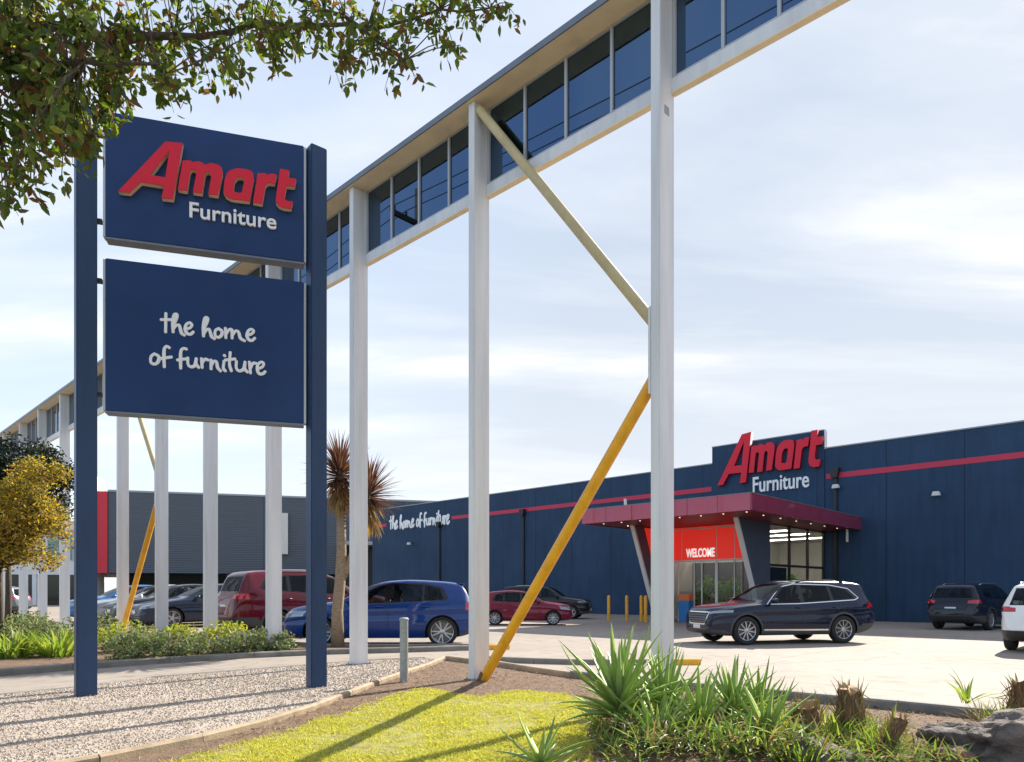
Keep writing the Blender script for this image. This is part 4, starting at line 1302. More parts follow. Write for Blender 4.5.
def suv_spec(L=5.07, H=1.73, W=1.95, **kw):
    k = L/5.07; h = H/1.73; w = W/1.95
    T = lambda pts, kz=h: [(round(d*k, 4), z*kz) for d, z in pts]
    Wd = lambda pts: [(round(d*k, 4), y*w) for d, y in pts]
    S = dict(L=L, cab=(1.45*k, (2.55*k, 3.45*k), 4.4*k, 1.06*h), fa=.95*k, ra=3.90*k, r=.375*min(k, 1.0)+.005, rim=.262*min(k, 1.02), hz=.985*h,
             top=T([(0, .60), (.02, .82), (.07, .955), (.3, 1.02), (.9, 1.10), (1.35, 1.155), (1.75, 1.385), (2.12, 1.60), (2.5, 1.695), (3.1, 1.73), (4.0, 1.715), (4.62, 1.655), (4.74, 1.50), (4.88, 1.20), (4.97, 1.06), (5.03, .9), (5.07, .62)]),
             bot=T([(0, .44), (.08, .30), (.6, .24), (4.3, .25), (4.85, .36), (5.07, .52)]),
             sh=T([(0, .56), (.1, .84), (.4, .93), (1.35, 1.045), (2.5, 1.07), (4.1, 1.13), (4.7, 1.14), (4.9, 1.05), (5.07, .58)]),
             hw=Wd([(0, .58), (.03, .70), (.12, .81), (.35, .915), (.8, .965), (2.5, .96), (4.3, .955), (4.75, .89), (4.95, .81), (5.04, .74), (5.07, .66)]),
             yt=Wd([(0, .42), (.3, .72), (1.35, .82), (2.12, .665), (3.2, .66), (4.4, .625), (4.7, .66), (4.95, .68), (5.07, .5)]),
             dz=T([(0, .03), (1.25, .035), (1.8, .055), (2.3, .065), (4.5, .06), (4.8, .05), (5.07, .03)]),
             doors=[T([(1.47, .40), (2.66, .38), (2.66, 1.03), (2.3, 1.03), (1.47, .99)]), T([(2.69, .38), (3.44, .39), (3.66, .75), (3.80, 1.08), (2.69, 1.05)])],
             surround=[T([(1.58, 1.085), (2.5, 1.10), (4.28, 1.20), (4.40, 1.25), (4.18, 1.49), (3.6, 1.585), (2.5, 1.61), (2.12, 1.535)])],
             panes=[T([(1.74, 1.11), (2.58, 1.125), (2.58, 1.58), (2.46, 1.575), (2.16, 1.515)]), T([(2.70, 1.135), (3.52, 1.175), (3.50, 1.565), (2.70, 1.58)]), T([(3.62, 1.185), (4.22, 1.22), (4.28, 1.26), (4.08, 1.48), (3.60, 1.555)])],
             wind=dict(poly=[(-.78*w, 1.19*h), (.78*w, 1.19*h), (.60*w, 1.62*h), (-.60*w, 1.62*h)], d=(1.15*k, 2.55*k)),
             rear=dict(poly=[(-.66*w, 1.18*h), (.66*w, 1.18*h), (.56*w, 1.54*h), (-.56*w, 1.54*h)], d=(4.5*k, 5.0*k)),
             sills=[T([(1.3, .22), (3.5, .22), (3.5, .36), (1.3, .38)]), T([(-.05, .2), (.62, .2), (.62, .36), (-.05, .40)]), T([(4.2, .2), (5.2, .2), (5.2, .56), (4.2, .44)])],
             arch=.055,
             marks=[('cladding', 'x', [(-.9, .2), (.9, .2), (.9, .40*h), (-.9, .40*h)], (-.1, .5), 'f'),
                    ('cladding', 'x', [(-.95, .2), (.95, .2), (.95, .54*h), (-.95, .54*h)], (L-.6, L+.1), 'b'),
                    ('chrome', 'x', [(-.60*w, .88*h), (.60*w, .88*h), (.40*w, .53*h), (-.40*w, .53*h)], (-.1, .4), 'f'),
                    ('black_gloss', 'x', [(-.56*w, .855*h), (.56*w, .855*h), (.38*w, .56*h), (-.38*w, .56*h)], (-.1, .4), 'f'),
                    ('lamp_clear', 'xm', [(.60*w, .82*h), (.60*w, .885*h), (.99*w, .94*h), (.99*w, .87*h)], (-.1, .55*k), 'f'),
                    ('lamp_clear', 'y', T([(.10, .84), (.10, .88), (.46, .93), (.38, .895)]), (-.1, .6*k), 's'),
                    ('lamp_red', 'xm', [(.55*w, .99*h), (.55*w, 1.09*h), (1.0*w, 1.13*h), (1.0*w, .98*h)], (4.68*k, 5.2*k), 'b'),
                    ('lamp_red', 'y', T([(4.70, 1.05), (4.74, 1.12), (5.1, 1.12), (5.1, .98)]), (4.5*k, 5.2*k), 's')],
             mirror=(1.68*k, 1.16*h), my=.92*w, plates=[(.004-.012, .475*h, 1), (L-.03*k, .80*h, -1)], rails=(2.6*k, 4.1*k, 0), spoiler=(4.40*k, 1.605*h, .54*w))
    S.update(kw)
    return S


def hatch_spec(L=4.26, H=1.46, W=1.80, **kw):
    k = L/4.26; h = H/1.46; w = W/1.80
    T = lambda pts, kz=h: [(round(d*k, 4), z*kz) for d, z in pts]
    Wd = lambda pts: [(round(d*k, 4), y*w) for d, y in pts]
    S = dict(L=L, cab=(1.28*k, (2.2*k, 3.02*k), 3.7*k, .93*h), fa=.86*k, ra=3.48*k, r=.318*min(1, k)+.003, rim=.238*min(k, 1), hz=.86*h, tw=.215,
             top=T([(0, .50), (.02, .69), (.08, .785), (.3, .86), (.8, .945), (1.15, .985), (1.6, 1.20), (2.0, 1.375), (2.35, 1.44), (2.75, 1.46), (3.3, 1.435), (3.86, 1.365), (3.96, 1.27), (4.10, 1.02), (4.17, .92), (4.23, .78), (4.26, .52)]),
             bot=T([(0, .36), (.08, .23), (.6, .18), (3.6, .18), (4.1, .28), (4.26, .42)]),
             sh=T([(0, .47), (.1, .68), (.4, .765), (1.1, .885), (2.2, .925), (3.4, .96), (3.9, .97), (4.1, .89), (4.26, .49)]),
             hw=Wd([(0, .52), (.03, .64), (.12, .745), (.35, .845), (.75, .89), (2.2, .89), (3.6, .885), (4.0, .82), (4.17, .75), (4.235, .67), (4.26, .58)]),
             yt=Wd([(0, .4), (.3, .66), (1.15, .755), (2.0, .605), (2.8, .60), (3.6, .565), (3.9, .58), (4.12, .62), (4.26, .45)]),
             dz=T([(0, .03), (1.1, .03), (1.6, .05), (2.2, .06), (3.8, .055), (4.05, .045), (4.26, .03)]),
             doors=[T([(1.22, .32), (2.30, .30), (2.30, .90), (1.9, .90), (1.22, .86)]), T([(2.33, .30), (3.02, .31), (3.20, .62), (3.30, .935), (2.33, .905)])],
             surround=[T([(1.42, .93), (2.2, .94), (3.55, 1.0), (3.62, 1.04), (3.48, 1.28), (3.1, 1.365), (2.4, 1.375), (2.02, 1.31)])],
             panes=[T([(1.56, .95), (2.24, .955), (2.24, 1.345), (2.03, 1.285)]), T([(2.36, .96), (3.04, .985), (3.04, 1.34), (2.36, 1.352)]), T([(3.09, .99), (3.48, 1.02), (3.50, 1.06), (3.41, 1.26), (3.09, 1.33)])],
             wind=dict(poly=[(-.70*w, 1.02*h), (.70*w, 1.02*h), (.545*w, 1.375*h), (-.545*w, 1.375*h)], d=(1.0*k, 2.35*k)),
             rear=dict(poly=[(-.60*w, 1.0*h), (.60*w, 1.0*h), (.50*w, 1.30*h), (-.50*w, 1.30*h)], d=(3.82*k, 4.2*k)),
             sills=[T([(-.05, .15), (.5, .15), (.5, .24), (-.05, .29)])], arch=0.0,
             marks=[('black_gloss', 'x', [(-.66*w, .44*h), (.66*w, .44*h), (.60*w, .30*h), (-.60*w, .30*h)], (-.1, .4), 'f'),
                    ('black_gloss', 'x', [(-.50*w, .70*h), (.50*w, .70*h), (.50*w, .63*h), (-.50*w, .63*h)], (-.1, .3), 'f'),
                    ('cladding', 'x', [(-.8*w, .2), (.8*w, .2), (.8*w, .36*h), (-.8*w, .36*h)], (L-.4, L+.1), 'b'),
                    ('lamp_clear', 'xm', [(.49*w, .60*h), (.47*w, .72*h), (.95*w, .80*h), (.93*w, .67*h)], (-.1, .5*k), 'f'),
                    ('lamp_clear', 'y', T([(.1, .63), (.12, .71), (.62, .80), (.48, .67)]), (-.1, .6*k), 's'),
                    ('lamp_red', 'xm', [(.44*w, .80*h), (.44*w, .91*h), (.95*w, .98*h), (.95*w, .78*h)], (4.0*k, 4.4*k), 'b'),
                    ('lamp_red', 'y', T([(4.02, .83), (4.00, .93), (4.4, .96), (4.4, .80)]), (3.8*k, 4.4*k), 's')],
             mirror=(1.5*k, .985*h), my=.84*w, plates=[(-.008, .52*h, 1), (L-.02*k, .62*h, -1)], spoiler=(3.76*k, 1.352*h, .50*w))
    S.update(kw)
    return S


def sedan_spec(L=4.7, H=1.46, W=1.82, **kw):
    S = hatch_spec(4.26, H, W)
    h = H/1.46; w = W/1.82
    T = lambda pts: [(d*L/4.7, z*h) for d, z in pts]
    Wd = lambda pts: [(d*L/4.7, y*w) for d, y in pts]
    k = L/4.7
    S.update(L=L, cab=(1.4*k, (2.35*k, 3.2*k), 3.6*k, .93*h), fa=.92*k, ra=3.65*k,
             top=T([(0, .50), (.02, .66), (.08, .75), (.3, .81), (.9, .92), (1.3, .985), (1.8, 1.22), (2.2, 1.385), (2.6, 1.445), (2.95, 1.46), (3.4, 1.40), (3.8, 1.22), (4.15, 1.06), (4.5, 1.02), (4.62, .99), (4.67, .85), (4.7, .55)]),
             bot=T([(0, .36), (.08, .23), (.6, .18), (4.0, .18), (4.5, .28), (4.7, .42)]),
             sh=T([(0, .47), (.1, .68), (.4, .76), (1.2, .885), (2.4, .925), (3.7, .965), (4.4, .95), (4.6, .9), (4.7, .5)]),
             hw=Wd([(0, .52), (.03, .64), (.12, .75), (.35, .85), (.75, .90), (2.4, .90), (4.0, .89), (4.4, .83), (4.6, .76), (4.67, .69), (4.7, .6)]),
             yt=Wd([(0, .4), (.3, .66), (1.3, .76), (2.15, .605), (2.9, .60), (3.5, .58), (3.9, .66), (4.4, .70), (4.7, .45)]),
             dz=T([(0, .03), (1.2, .03), (1.7, .05), (2.3, .06), (3.3, .06), (4.1, .04), (4.7, .03)]),
             doors=[T([(1.35, .32), (2.43, .30), (2.43, .90), (2.0, .90), (1.35, .86)]), T([(2.46, .30), (3.15, .31), (3.33, .62), (3.43, .935), (2.46, .905)])],
             surround=[T([(1.55, .93), (2.3, .94), (3.6, .99), (3.72, 1.03), (3.4, 1.25), (3.1, 1.35), (2.55, 1.375), (2.18, 1.32)])],
             panes=[T([(1.70, .95), (2.37, .955), (2.37, 1.345), (2.2, 1.29)]), T([(2.49, .96), (3.12, .98), (3.12, 1.32), (2.49, 1.345)]), T([(3.17, .985), (3.55, 1.01), (3.35, 1.23), (3.17, 1.30)])],
             wind=dict(poly=[(-.71*w, 1.02*h), (.71*w, 1.02*h), (.545*w, 1.385*h), (-.545*w, 1.385*h)], d=(1.1*k, 2.6*k)),
             rear=dict(poly=[(-.60*w, 1.08*h), (.60*w, 1.08*h), (.50*w, 1.36*h), (-.50*w, 1.36*h)], d=(3.2*k, 4.2*k)),
             mirror=(1.64*k, .985*h), plates=[(-.008, .52*h, 1), (L-.02*k, .72*h, -1)], spoiler=None)
    mk = []
    for slot, ax, poly, dr, sg in S['marks']:
        sh = L-4.26 if (dr[0] > 3) else 0
        if sh: dr = (dr[0]+sh-.1, dr[1]+sh); poly = [(a+sh, b) for a, b in poly] if ax == 'y' else poly
        mk.append((slot, ax, poly, dr, sg))
    S['marks'] = mk
    S.update(kw)
    return S
# ---------------------------------------------------------------- cars in view
def paint(name, col, metal=.0, rough=.3):
    return pm(name, col, rough, metal=metal, coat=.7, spec=.1)


def place_by_wheel(S, front, ang_deg, side, scale):
    """centre of a car whose front wheel nearest the street stands at `front`; ang = heading; side = +1 its left side"""
    a = R(ang_deg)
    f = Vector((math.cos(a), math.sin(a))); l = Vector((-f.y, f.x))
    off = (S['L']/2-S['fa'])*scale
    hw = (max(p[1] for p in S['hw'])-.02)*scale
    c = Vector(front)-f*off-l*side*hw
    return (c.x, c.y, .004)


S = suv_spec(spokes=10, twin=0, spw=.030, chrome_belt=True, railmat='black_gloss', sill_strip=[(1.45, .37), (3.45, .36), (3.45, .40), (1.45, .415)])
sc_ = .96
make_car('parked_car', 'dark navy large SUV with chrome window line and black trim stopped before the entrance', S, paint('navy_paint', (.002, .007, .028)),
         place_by_wheel(S, (5.95, 17.9), 193.4, 1, sc_), R(193.4), sc_)
S = hatch_spec(spokes=5, twin=.22, spw=.026, rim=.25)
make_car('parked_car', 'bright blue hatchback with large alloy wheels parked behind the palm-like tree', S, paint('blue_paint', (.003, .034, .17)),
         place_by_wheel(S, (-4.70, 17.3), 181.5, 1, 1.14), R(181.5), 1.14)
S = suv_spec(4.64, 1.72, 1.84, spokes=5, twin=.15, clad='cladding')
make_car('parked_car', 'dark red SUV seen from behind beside the bright blue hatchback', S, paint("red_paint", (.11, .004, .014)),
         place_by_wheel(S, (-4.4, 22.6), 42, -1, 1.17), R(42), 1.17)
S = hatch_spec(4.06, 1.50, 1.72, spokes=9, twin=0, spw=.03)
make_car('parked_car', 'small crimson hatchback facing right in front of the dark parked SUV', S, paint('crimson_paint', (.17, .005, .026)),
         place_by_wheel(S, (1.66, 28.6), -4, -1, .95), R(-4), .95)
S = suv_spec(4.7, 1.68, 1.86, spokes=5)
make_car('parked_car', 'black SUV in the shade of the shop wall behind the crimson hatchback', S, paint('black_paint', (.006, .007, .009)), (1.7, 36.3, .004), R(-14), 1.0)
S = suv_spec(4.85, 1.68, 1.9, spokes=5, twin=.16)
a = 37; f = Vector((math.cos(R(a)), math.sin(R(a)))); l = Vector((-f.y, f.x))
c = Vector((16.85, 24.85))+f*((S['ra']-S['L']/2)*.99)+l*(.93*.99)
make_car('parked_car', 'dark blue black SUV parked nose towards the navy wall beside the white SUV', S, paint('midnight_paint', (.006, .009, .020)), (c.x, c.y, .004), R(a), .99)
S = suv_spec(4.6, 1.70, 1.86, spokes=5, twin=.16)
a = 44; f = Vector((math.cos(R(a)), math.sin(R(a)))); l = Vector((-f.y, f.x))
c = Vector((11.58, 16.6))+f*((S['ra']-S['L']/2)*.93)-l*(.91*.93)
make_car('parked_car', 'white SUV cut off by the right edge with dark rear bumper', S, paint('white_paint', (.72, .72, .70), 0), (c.x, c.y, .004), R(a), .93)
ang = 222
Sd = sedan_spec(spokes=5, twin=.15)
nv = (-12.6, 26.3)
specs = [(Sd, paint('ink_paint', (.012, .020, .045)), 'dark navy sedan at the near end of the parked row beside the red SUV'),
         (hatch_spec(spokes=5), paint('coal_paint', (.010, .011, .013)), 'black hatchback in the parked row behind the yellow far brace'),
         (sedan_spec(spokes=7, twin=0), paint('silver_paint', (.42, .43, .44), .6), 'silver sedan in the parked row next to the black hatchback'),
         (hatch_spec(spokes=5), paint('sky_paint', (.03, .14, .34), .3), 'light blue hatchback at the far end of the parked row')]
for i, (S, pt, lb) in enumerate(specs):
    fw = (nv[0]-2.0*i, nv[1]+1.75*i)
    make_car('parked_car', lb, S, pt, place_by_wheel(S, fw, ang, 1, 1.16), R(ang), 1.16)
S = suv_spec(4.6, 1.68, 1.82, spokes=5)
make_car('parked_car', 'silver SUV at the far left before the white office building', S, paint('pale_silver', (.15, .16, .19), .5), (-30.9, 41.6, .004), R(180), 1.0)


# ---------------------------------------------------------------- plants
def blade(m, base, dirxy, L, w, elev, droop, n=6, thick=0.0, twist=0.0, roll=0.0):
    """a strap leaf: channelled strip that leaves the base at an angle and bends over"""
    dx, dy = dirxy
    side = Vector((-dy, dx, 0))
    p = Vector(base); e = elev
    vs = []; rows = 0
    for i in range(n+1):
        s_ = i/n
        ww = w*(1-s_)**.75*(.55+.9*min(1, s_*4)) if i < n else w*.03
        t_ = Vector((dx*math.cos(e), dy*math.cos(e), math.sin(e)))
        up = Vector((-dx*math.sin(e), -dy*math.sin(e), math.cos(e)))
        sd_ = side*math.cos(roll)+up*math.sin(roll)
        vs.append(tuple(p-sd_*ww+up*ww*.45)); vs.append(tuple(p-up*ww*(.15+thick))); vs.append(tuple(p+sd_*ww+up*ww*.45))
        p = p+t_*(L/n); e -= droop/n*(.4+1.2*s_)
    fs = []
    for i in range(n):
        a = i*3; b = a+3
        fs += [(a, a+1, b+1, b), (a+1, a+2, b+2, b+1)]
        if thick: fs += [(a+2, a, b, b+2)]
    m.add(vs, fs)


M['aloe'] = leaf_mat('aloe', [(.22, .34, .08), (.31, .43, .11), (.40, .48, .15), (.27, .37, .14)], .3, .4)
M['aloe_dry'] = leaf_mat('aloe_dry', [(.20, .13, .07), (.30, .22, .13), (.16, .10, .06)], .15, .8)
M['strap'] = leaf_mat('strap', [(.12, .20, .03), (.20, .28, .045), (.28, .33, .07), (.36, .36, .10)], .4, .5)


def aloe(label, x, y, hz, nl, L, w, lean=(0, 0), rs=0, group='aloe rosettes along the garden bed', e0=1.35):
    rr = random.Random(rs)
    ro = tag(empty('aloe_plant', (x, y, 0)), label, 'plant', group)
    m = MB()
    for i in range(nl):
        s_ = i/nl
        a = i*2.39996+rr.uniform(-.2, .2)
        el = e0-s_*1.35+rr.uniform(-.12, .12)
        d = (math.cos(a)+lean[0]*.4, math.sin(a)+lean[1]*.4); q = math.hypot(*d); d = (d[0]/q, d[1]/q)
        l = L*(.62+.42*math.sin(PI*min(1, .25+s_*.7)))*rr.uniform(.8, 1.15)
        blade(m, (d[0]*.02+lean[0]*hz, d[1]*.02+lean[1]*hz, hz-s_*hz*.45), d, l, w*rr.uniform(.8, 1.15), el, (rr.uniform(.15, .7) if rr.random() < .6 else -rr.uniform(.1, .8))*(.4+s_), 9, .35, roll=rr.uniform(-.2, .2))
    m.build('leaf_rosette', M['aloe'], ro, smooth=True, fixn=False)
    m = MB()
    m.tube([(0, 0, -.03), (lean[0]*hz*.5, lean[1]*hz*.5, hz*.5), (lean[0]*hz, lean[1]*hz, hz)], [.05, .045, .04], 9)
    st = m.build('stem', M['stump'], ro, smooth=True)
    m = MB()
    for i in range(14):
        a = rr.uniform(0, 2*PI)
        blade(m, (lean[0]*hz*.5, lean[1]*hz*.5, hz*rr.uniform(.25, .7)), (math.cos(a), math.sin(a)), L*rr.uniform(.3, .55), w*.5, rr.uniform(-.9, .1), 1.0, 5)
    m.build('dry_leaves', M['aloe_dry'], ro, fixn=False)
    return ro


aloe('largest green aloe rosette with long spiky leaves at the lawn edge', .98, 6.5, .38, 54, .72, .031, (.0, .0), 1)
aloe('middle sized aloe rosette tucked right of the largest one', 1.42, 6.75, .30, 40, .56, .024, (.1, 0), 2)
aloe('low sprawling aloe rosette between two taller rosettes', 1.65, 6.25, .22, 32, .50, .027, (0, -.1), 3)
aloe('upright aloe rosette on a bare stem, second largest of the bed', 2.02, 6.55, .34, 34, .44, .026, (.05, 0), 4)
aloe('small aloe rosette in front of the white front column', 1.52, 7.4, .30, 30, .50, .027, (0, 0), 5)
aloe('small aloe rosette at the bottom edge of the picture near the lawn', .22, 5.45, .05, 14, .42, .024, (0, 0), 6, e0=1.1)
aloe('spreading aloe rosette low down before the tree stumps', 2.15, 6.0, .16, 30, .50, .026, (0, 0), 7)
aloe('pale aloe rosette leaning beside the thin grass tufts', 2.38, 6.9, .25, 26, .46, .024, (.15, .1), 8)
aloe('dark low aloe rosette under the largest one', 1.25, 6.05, .12, 30, .50, .026, (0, 0), 9)


def tuft(name, label, x, y, n, L, w, mat, rs, spread=.12, group=None, e=(.7, 1.45), z=0.0, cat='plant'):
    rr = random.Random(rs); m = MB()
    for i in range(n):
        a = rr.uniform(0, 2*PI); q = rr.uniform(0, spread)
        blade(m, (math.cos(a)*q, math.sin(a)*q, z), (math.cos(a+rr.uniform(-.6, .6)), math.sin(a+rr.uniform(-.6, .6))), L*rr.uniform(.5, 1.1), w*rr.uniform(.7, 1.2), rr.uniform(*e), rr.uniform(.3, 1.4), 6)
    o = m.build(name, mat, smooth=True, fixn=False, loc=(x, y, .015))
    return tag(o, label, cat, group)


gg = 'grass tufts among the stumps'
tuft('grass_tuft', 'bright green grass tuft left of the hollow stump', 2.50, 6.55, 60, .42, .009, M['strap'], 11, .16, gg)
tuft('grass_tuft', 'bright green grass tuft between the two upright stumps', 2.86, 6.35, 90, .36, .009, M['strap'], 12, .2, gg)
tuft('grass_tuft', 'yellow green grass tuft around the leaning cut branch', 3.05, 5.95, 80, .30, .008, M['strap'], 13, .2, gg)
tuft('grass_tuft', 'thin grass tuft right of the dark upright stump', 3.35, 6.35, 46, .34, .007, M['strap'], 14, .15, gg)
tuft('grass_tuft', 'low grass tuft at the bottom edge before the grey rock', 2.25, 5.55, 70, .30, .009, M['strap'], 15, .2, gg)
tuft('grass_tuft', 'grass tuft at the foot of the upright aloe', 1.85, 6.0, 70, .34, .010, M['aloe'], 16, .2, gg)
tuft('grass_tuft', 'sparse yellow grass tuft beside the far right stump', 5.05, 7.3, 50, .30, .007, M['strap'], 17, .2, gg)
tuft('dry_sprout', 'thin spiky sprout with dry stalks above the big rock', 4.72, 7.35, 16, .46, .012, M['strap'], 18, .05, None, (.3, 1.4), .18)
tuft('dry_sprout', 'dry brown twig tuft under the thin spiky sprout', 4.78, 7.2, 46, .32, .006, M['aloe_dry'], 19, .16, None, (.4, 1.5))
# tangled ground cover below the aloes
m = MB(); rr = random.Random(5)
for i in range(4200):
    x = rr.uniform(.75, 3.5); y = rr.uniform(5.3, 7.3)
    if rr.random() > .75 and x > 2.6: continue
    a = rr.uniform(0, 2*PI)
    blade(m, (x, y, rr.uniform(.0, .10)+(rr.uniform(0, .22) if .9 < x < 2.4 else 0)), (math.cos(a), math.sin(a)), rr.uniform(.06, .22), rr.uniform(.005, .012), rr.uniform(.0, 1.3), rr.uniform(.2, 1.2), 3)
o = m.build('ground_cover', leaf_mat('cover', [(.06, .12, .025), (.15, .25, .045), (.28, .34, .08), (.26, .19, .10), (.18, .12, .06)], .3, .5), fixn=False)
tag(o, 'tangled green leafy ground cover below the aloes', 'ground cover', kind='stuff')


def rough_blob(name, c, r, seed, amp, mat, parent=None, sub=4, f=1.6, flat=None):
    bm = bmesh.new(); bmesh.ops.create_icosphere(bm, subdivisions=sub, radius=1)
    for v in bm.verts:
        d = v.co.normalized()
        n_ = mnoise.noise(d*f+Vector((seed, 0, 0)))+.5*mnoise.noise(d*f*2.3+Vector((0, seed, 0)))+.26*mnoise.noise(d*f*5.5+Vector((0, 0, seed)))+.14*abs(mnoise.noise(d*f*13+Vector((seed, seed, 0))))-.05*abs(mnoise.noise(d*f*30))
        q = 1+amp*n_
        v.co = Vector((d.x*r[0], d.y*r[1], max(d.z*r[2], -.25*r[2])))*q
    me = bpy.data.meshes.new(name); bm.to_mesh(me); bm.free(); me.shade_smooth()
    o = link(name, me, mat, parent, c)
    return o


tag(rough_blob('rock', (4.25, 5.76, .05), (.80, .44, .31), 3.1, .34, M['rock'], sub=5), 'large grey boulder with pitted top in the bottom right corner', 'rock')
tag(rough_blob('rock', (2.36, 5.62, .02), (.22, .2, .17), 7.7, .3, M['rock']), 'small dark rock below the hollow stump', 'rock')
tag(rough_blob('rock', (2.62, 5.52, .02), (.14, .12, .10), 9.2, .3, M['rock']), 'small pale rock on the soil before the leaning branch', 'rock')
tag(rough_blob('rock', (3.5, 5.6, .0), (.20, .16, .12), 12.4, .3, pm('brown_rock', (.16, .10, .065), .9, var=.4, vscale=6, bmp=.8, bscale=16)), 'brown rock leaning on the large grey boulder', 'rock')


M['fibre'] = leaf_mat('fibre', [(.10, .055, .03), (.20, .12, .06), (.30, .20, .10), (.16, .16, .05)], .1, .9)


def stump(label, x, y, h, r, lean, rs, hollow=False):
    ro = tag(empty('tree_stump', (x, y, 0)), label, 'stump')
    rr = random.Random(rs)
    m = MB(); n = 36; rows = 16
    vs = []; fs = []
    for i in range(rows+1):
        s_ = i/rows
        for k in range(n):
            a = 2*PI*k/n
            rid = abs(mnoise.noise((math.cos(a)*4.5+rs, math.sin(a)*4.5, s_*1.3)))
            q = r*(1.3-.42*s_+.25*max(0, .25-s_))*(1+.30*mnoise.noise((math.cos(a)*1.5+rs, math.sin(a)*1.5, s_*2.6))+.34*rid-.1+.05*rr.uniform(-1, 1))
            top_ = s_**3*(.07*math.cos(a-rs)*r/.1+.09*mnoise.noise((math.cos(a)*1.8, math.sin(a)*1.8, rs*1.7)))*h
            vs.append((lean[0]*s_*h+q*math.cos(a), lean[1]*s_*h+q*math.sin(a), -.03+h*s_+top_))
    for i in range(rows):
        for k in range(n):
            k2 = (k+1) % n; fs.append((i*n+k, i*n+k2, (i+1)*n+k2, (i+1)*n+k))
    m.add(vs, fs)
    m.build('bark', M['stump'], ro, smooth=True)
    top = [Vector(v) for v in vs[-n:]]; c = sum(top, Vector())/n
    m = MB(); ins = [c+(v-c)*.86+Vector((0, 0, rr.uniform(-.012, .004))) for v in top]
    if hollow:
        low = [c+(v-c)*.45-Vector((0, 0, .09)) for v in top]
        m.add([tuple(v) for v in top+ins+low]+[tuple(c-Vector((0, 0, .1)))], [(k, (k+1) % n, n+(k+1) % n, n+k) for k in range(n)]+[(n+k, n+(k+1) % n, 2*n+(k+1) % n, 2*n+k) for k in range(n)]+[(2*n+k, 2*n+(k+1) % n, 3*n) for k in range(n)])
    else:
        m.add([tuple(v) for v in top]+[tuple(c+Vector((0, 0, .006)))], [(k, (k+1) % n, n) for k in range(n)])
    m.build('cut_top', M['cutwood'], ro, fixn=False)
    m = MB()
    for i in range(130):
        a = rr.uniform(0, 2*PI); s_ = rr.uniform(0, .9)
        q = r*(1.32-.42*s_)
        blade(m, (lean[0]*s_*h+q*math.cos(a), lean[1]*s_*h+q*math.sin(a), h*s_), (math.cos(a+rr.uniform(-.7, .7)), math.sin(a+rr.uniform(-.7, .7))), h*rr.uniform(.15, .5), r*.07, rr.uniform(.9, 1.7) if rr.random() < .65 else rr.uniform(-1.4, 0), rr.uniform(-.3, .8), 4)
    m.build('bark_fibres', M['fibre'], ro, fixn=False)
    return ro


stump('pale hollow tree stump standing left of the dark upright stump', 2.55, 6.2, .40, .105, (.1, 0), 1, True)
stump('dark upright tree stump wrapped in grass, tallest of the stumps', 3.12, 6.5, .50, .10, (-.05, 0), 2)
stump('short leaning cut branch stump with round pale end', 3.02, 5.85, .34, .055, (.55, -.1), 3)
stump('broad brown stump at the right edge of the picture', 5.35, 7.35, .42, .16, (.1, 0), 4)
stump('low sawn stump end with a grey ring at the bottom edge', 2.86, 5.5, .10, .06, (0, 0), 5)


# red brown cabbage tree by the kerb
def cordyline():
    bx, by = -4.02, 16.35
    ro = tag(empty('cabbage_tree', (bx, by, .09)), 'slender cabbage tree with two red brown spiky heads in front of the blue hatchback', 'tree')
    rr = random.Random(4)
    m = MB(); m.tube([(0, 0, -.05), (-.02, .02, .8), (.05, 0, 1.5), (.09, -.03, 2.2), (.06, 0, 4.05)], [.155, .13, .12, .11, .09], 12)
    t1_ = m.build('trunk', M['palm_bark'], ro, smooth=True)
    m = MB(); m.tube([(.04, 0, 1.45), (.22, .05, 1.9), (.50, .06, 2.4), (.70, .05, 3.6)], [.10, .095, .09, .075], 12)
    m.build('trunk', M['palm_bark'], ro, smooth=True)
    for (hx, hy, hz, nl, L) in ((.04, 0, 4.15, 240, .86), (.70, .05, 3.7, 210, .80)):
        m = MB()
        for i in range(nl):
            s_ = i/nl; a = i*2.39996
            el = 1.45-s_*2.1+rr.uniform(-.12, .12)
            blade(m, (hx+.04*math.cos(a), hy+.04*math.sin(a), hz-.35*s_), (math.cos(a), math.sin(a)), L*rr.uniform(.75, 1.1), .020, el, rr.uniform(.05, .5), 5)
        m.build('leaf_head', M['cordy'], ro, fixn=False)
        m = MB()
        for i in range(150):
            a = rr.uniform(0, 2*PI)
            blade(m, (hx+.07*math.cos(a), hy+.07*math.sin(a), hz-.25-rr.uniform(0, .55)), (math.cos(a), math.sin(a)), rr.uniform(.35, .62), .020, rr.uniform(-1.35, -.6), .5, 5)
        m.build('dead_leaf_skirt', M['cordy_dead'], ro, fixn=False)


M['palm_bark'] = pm('palm_bark', (.26, .19, .125), .9, var=.4, vscale=10, bmp=.8, bscale=30, stretch=(1, 1, 3))
M['cordy'] = leaf_mat('cordy', [(.06, .035, .035), (.16, .05, .05), (.10, .065, .05), (.20, .08, .065)], .25, .45)
M['cordy_dead'] = leaf_mat('cordy_dead', [(.26, .15, .06), (.36, .23, .10), (.20, .11, .05)], .3, .8)
cordyline()


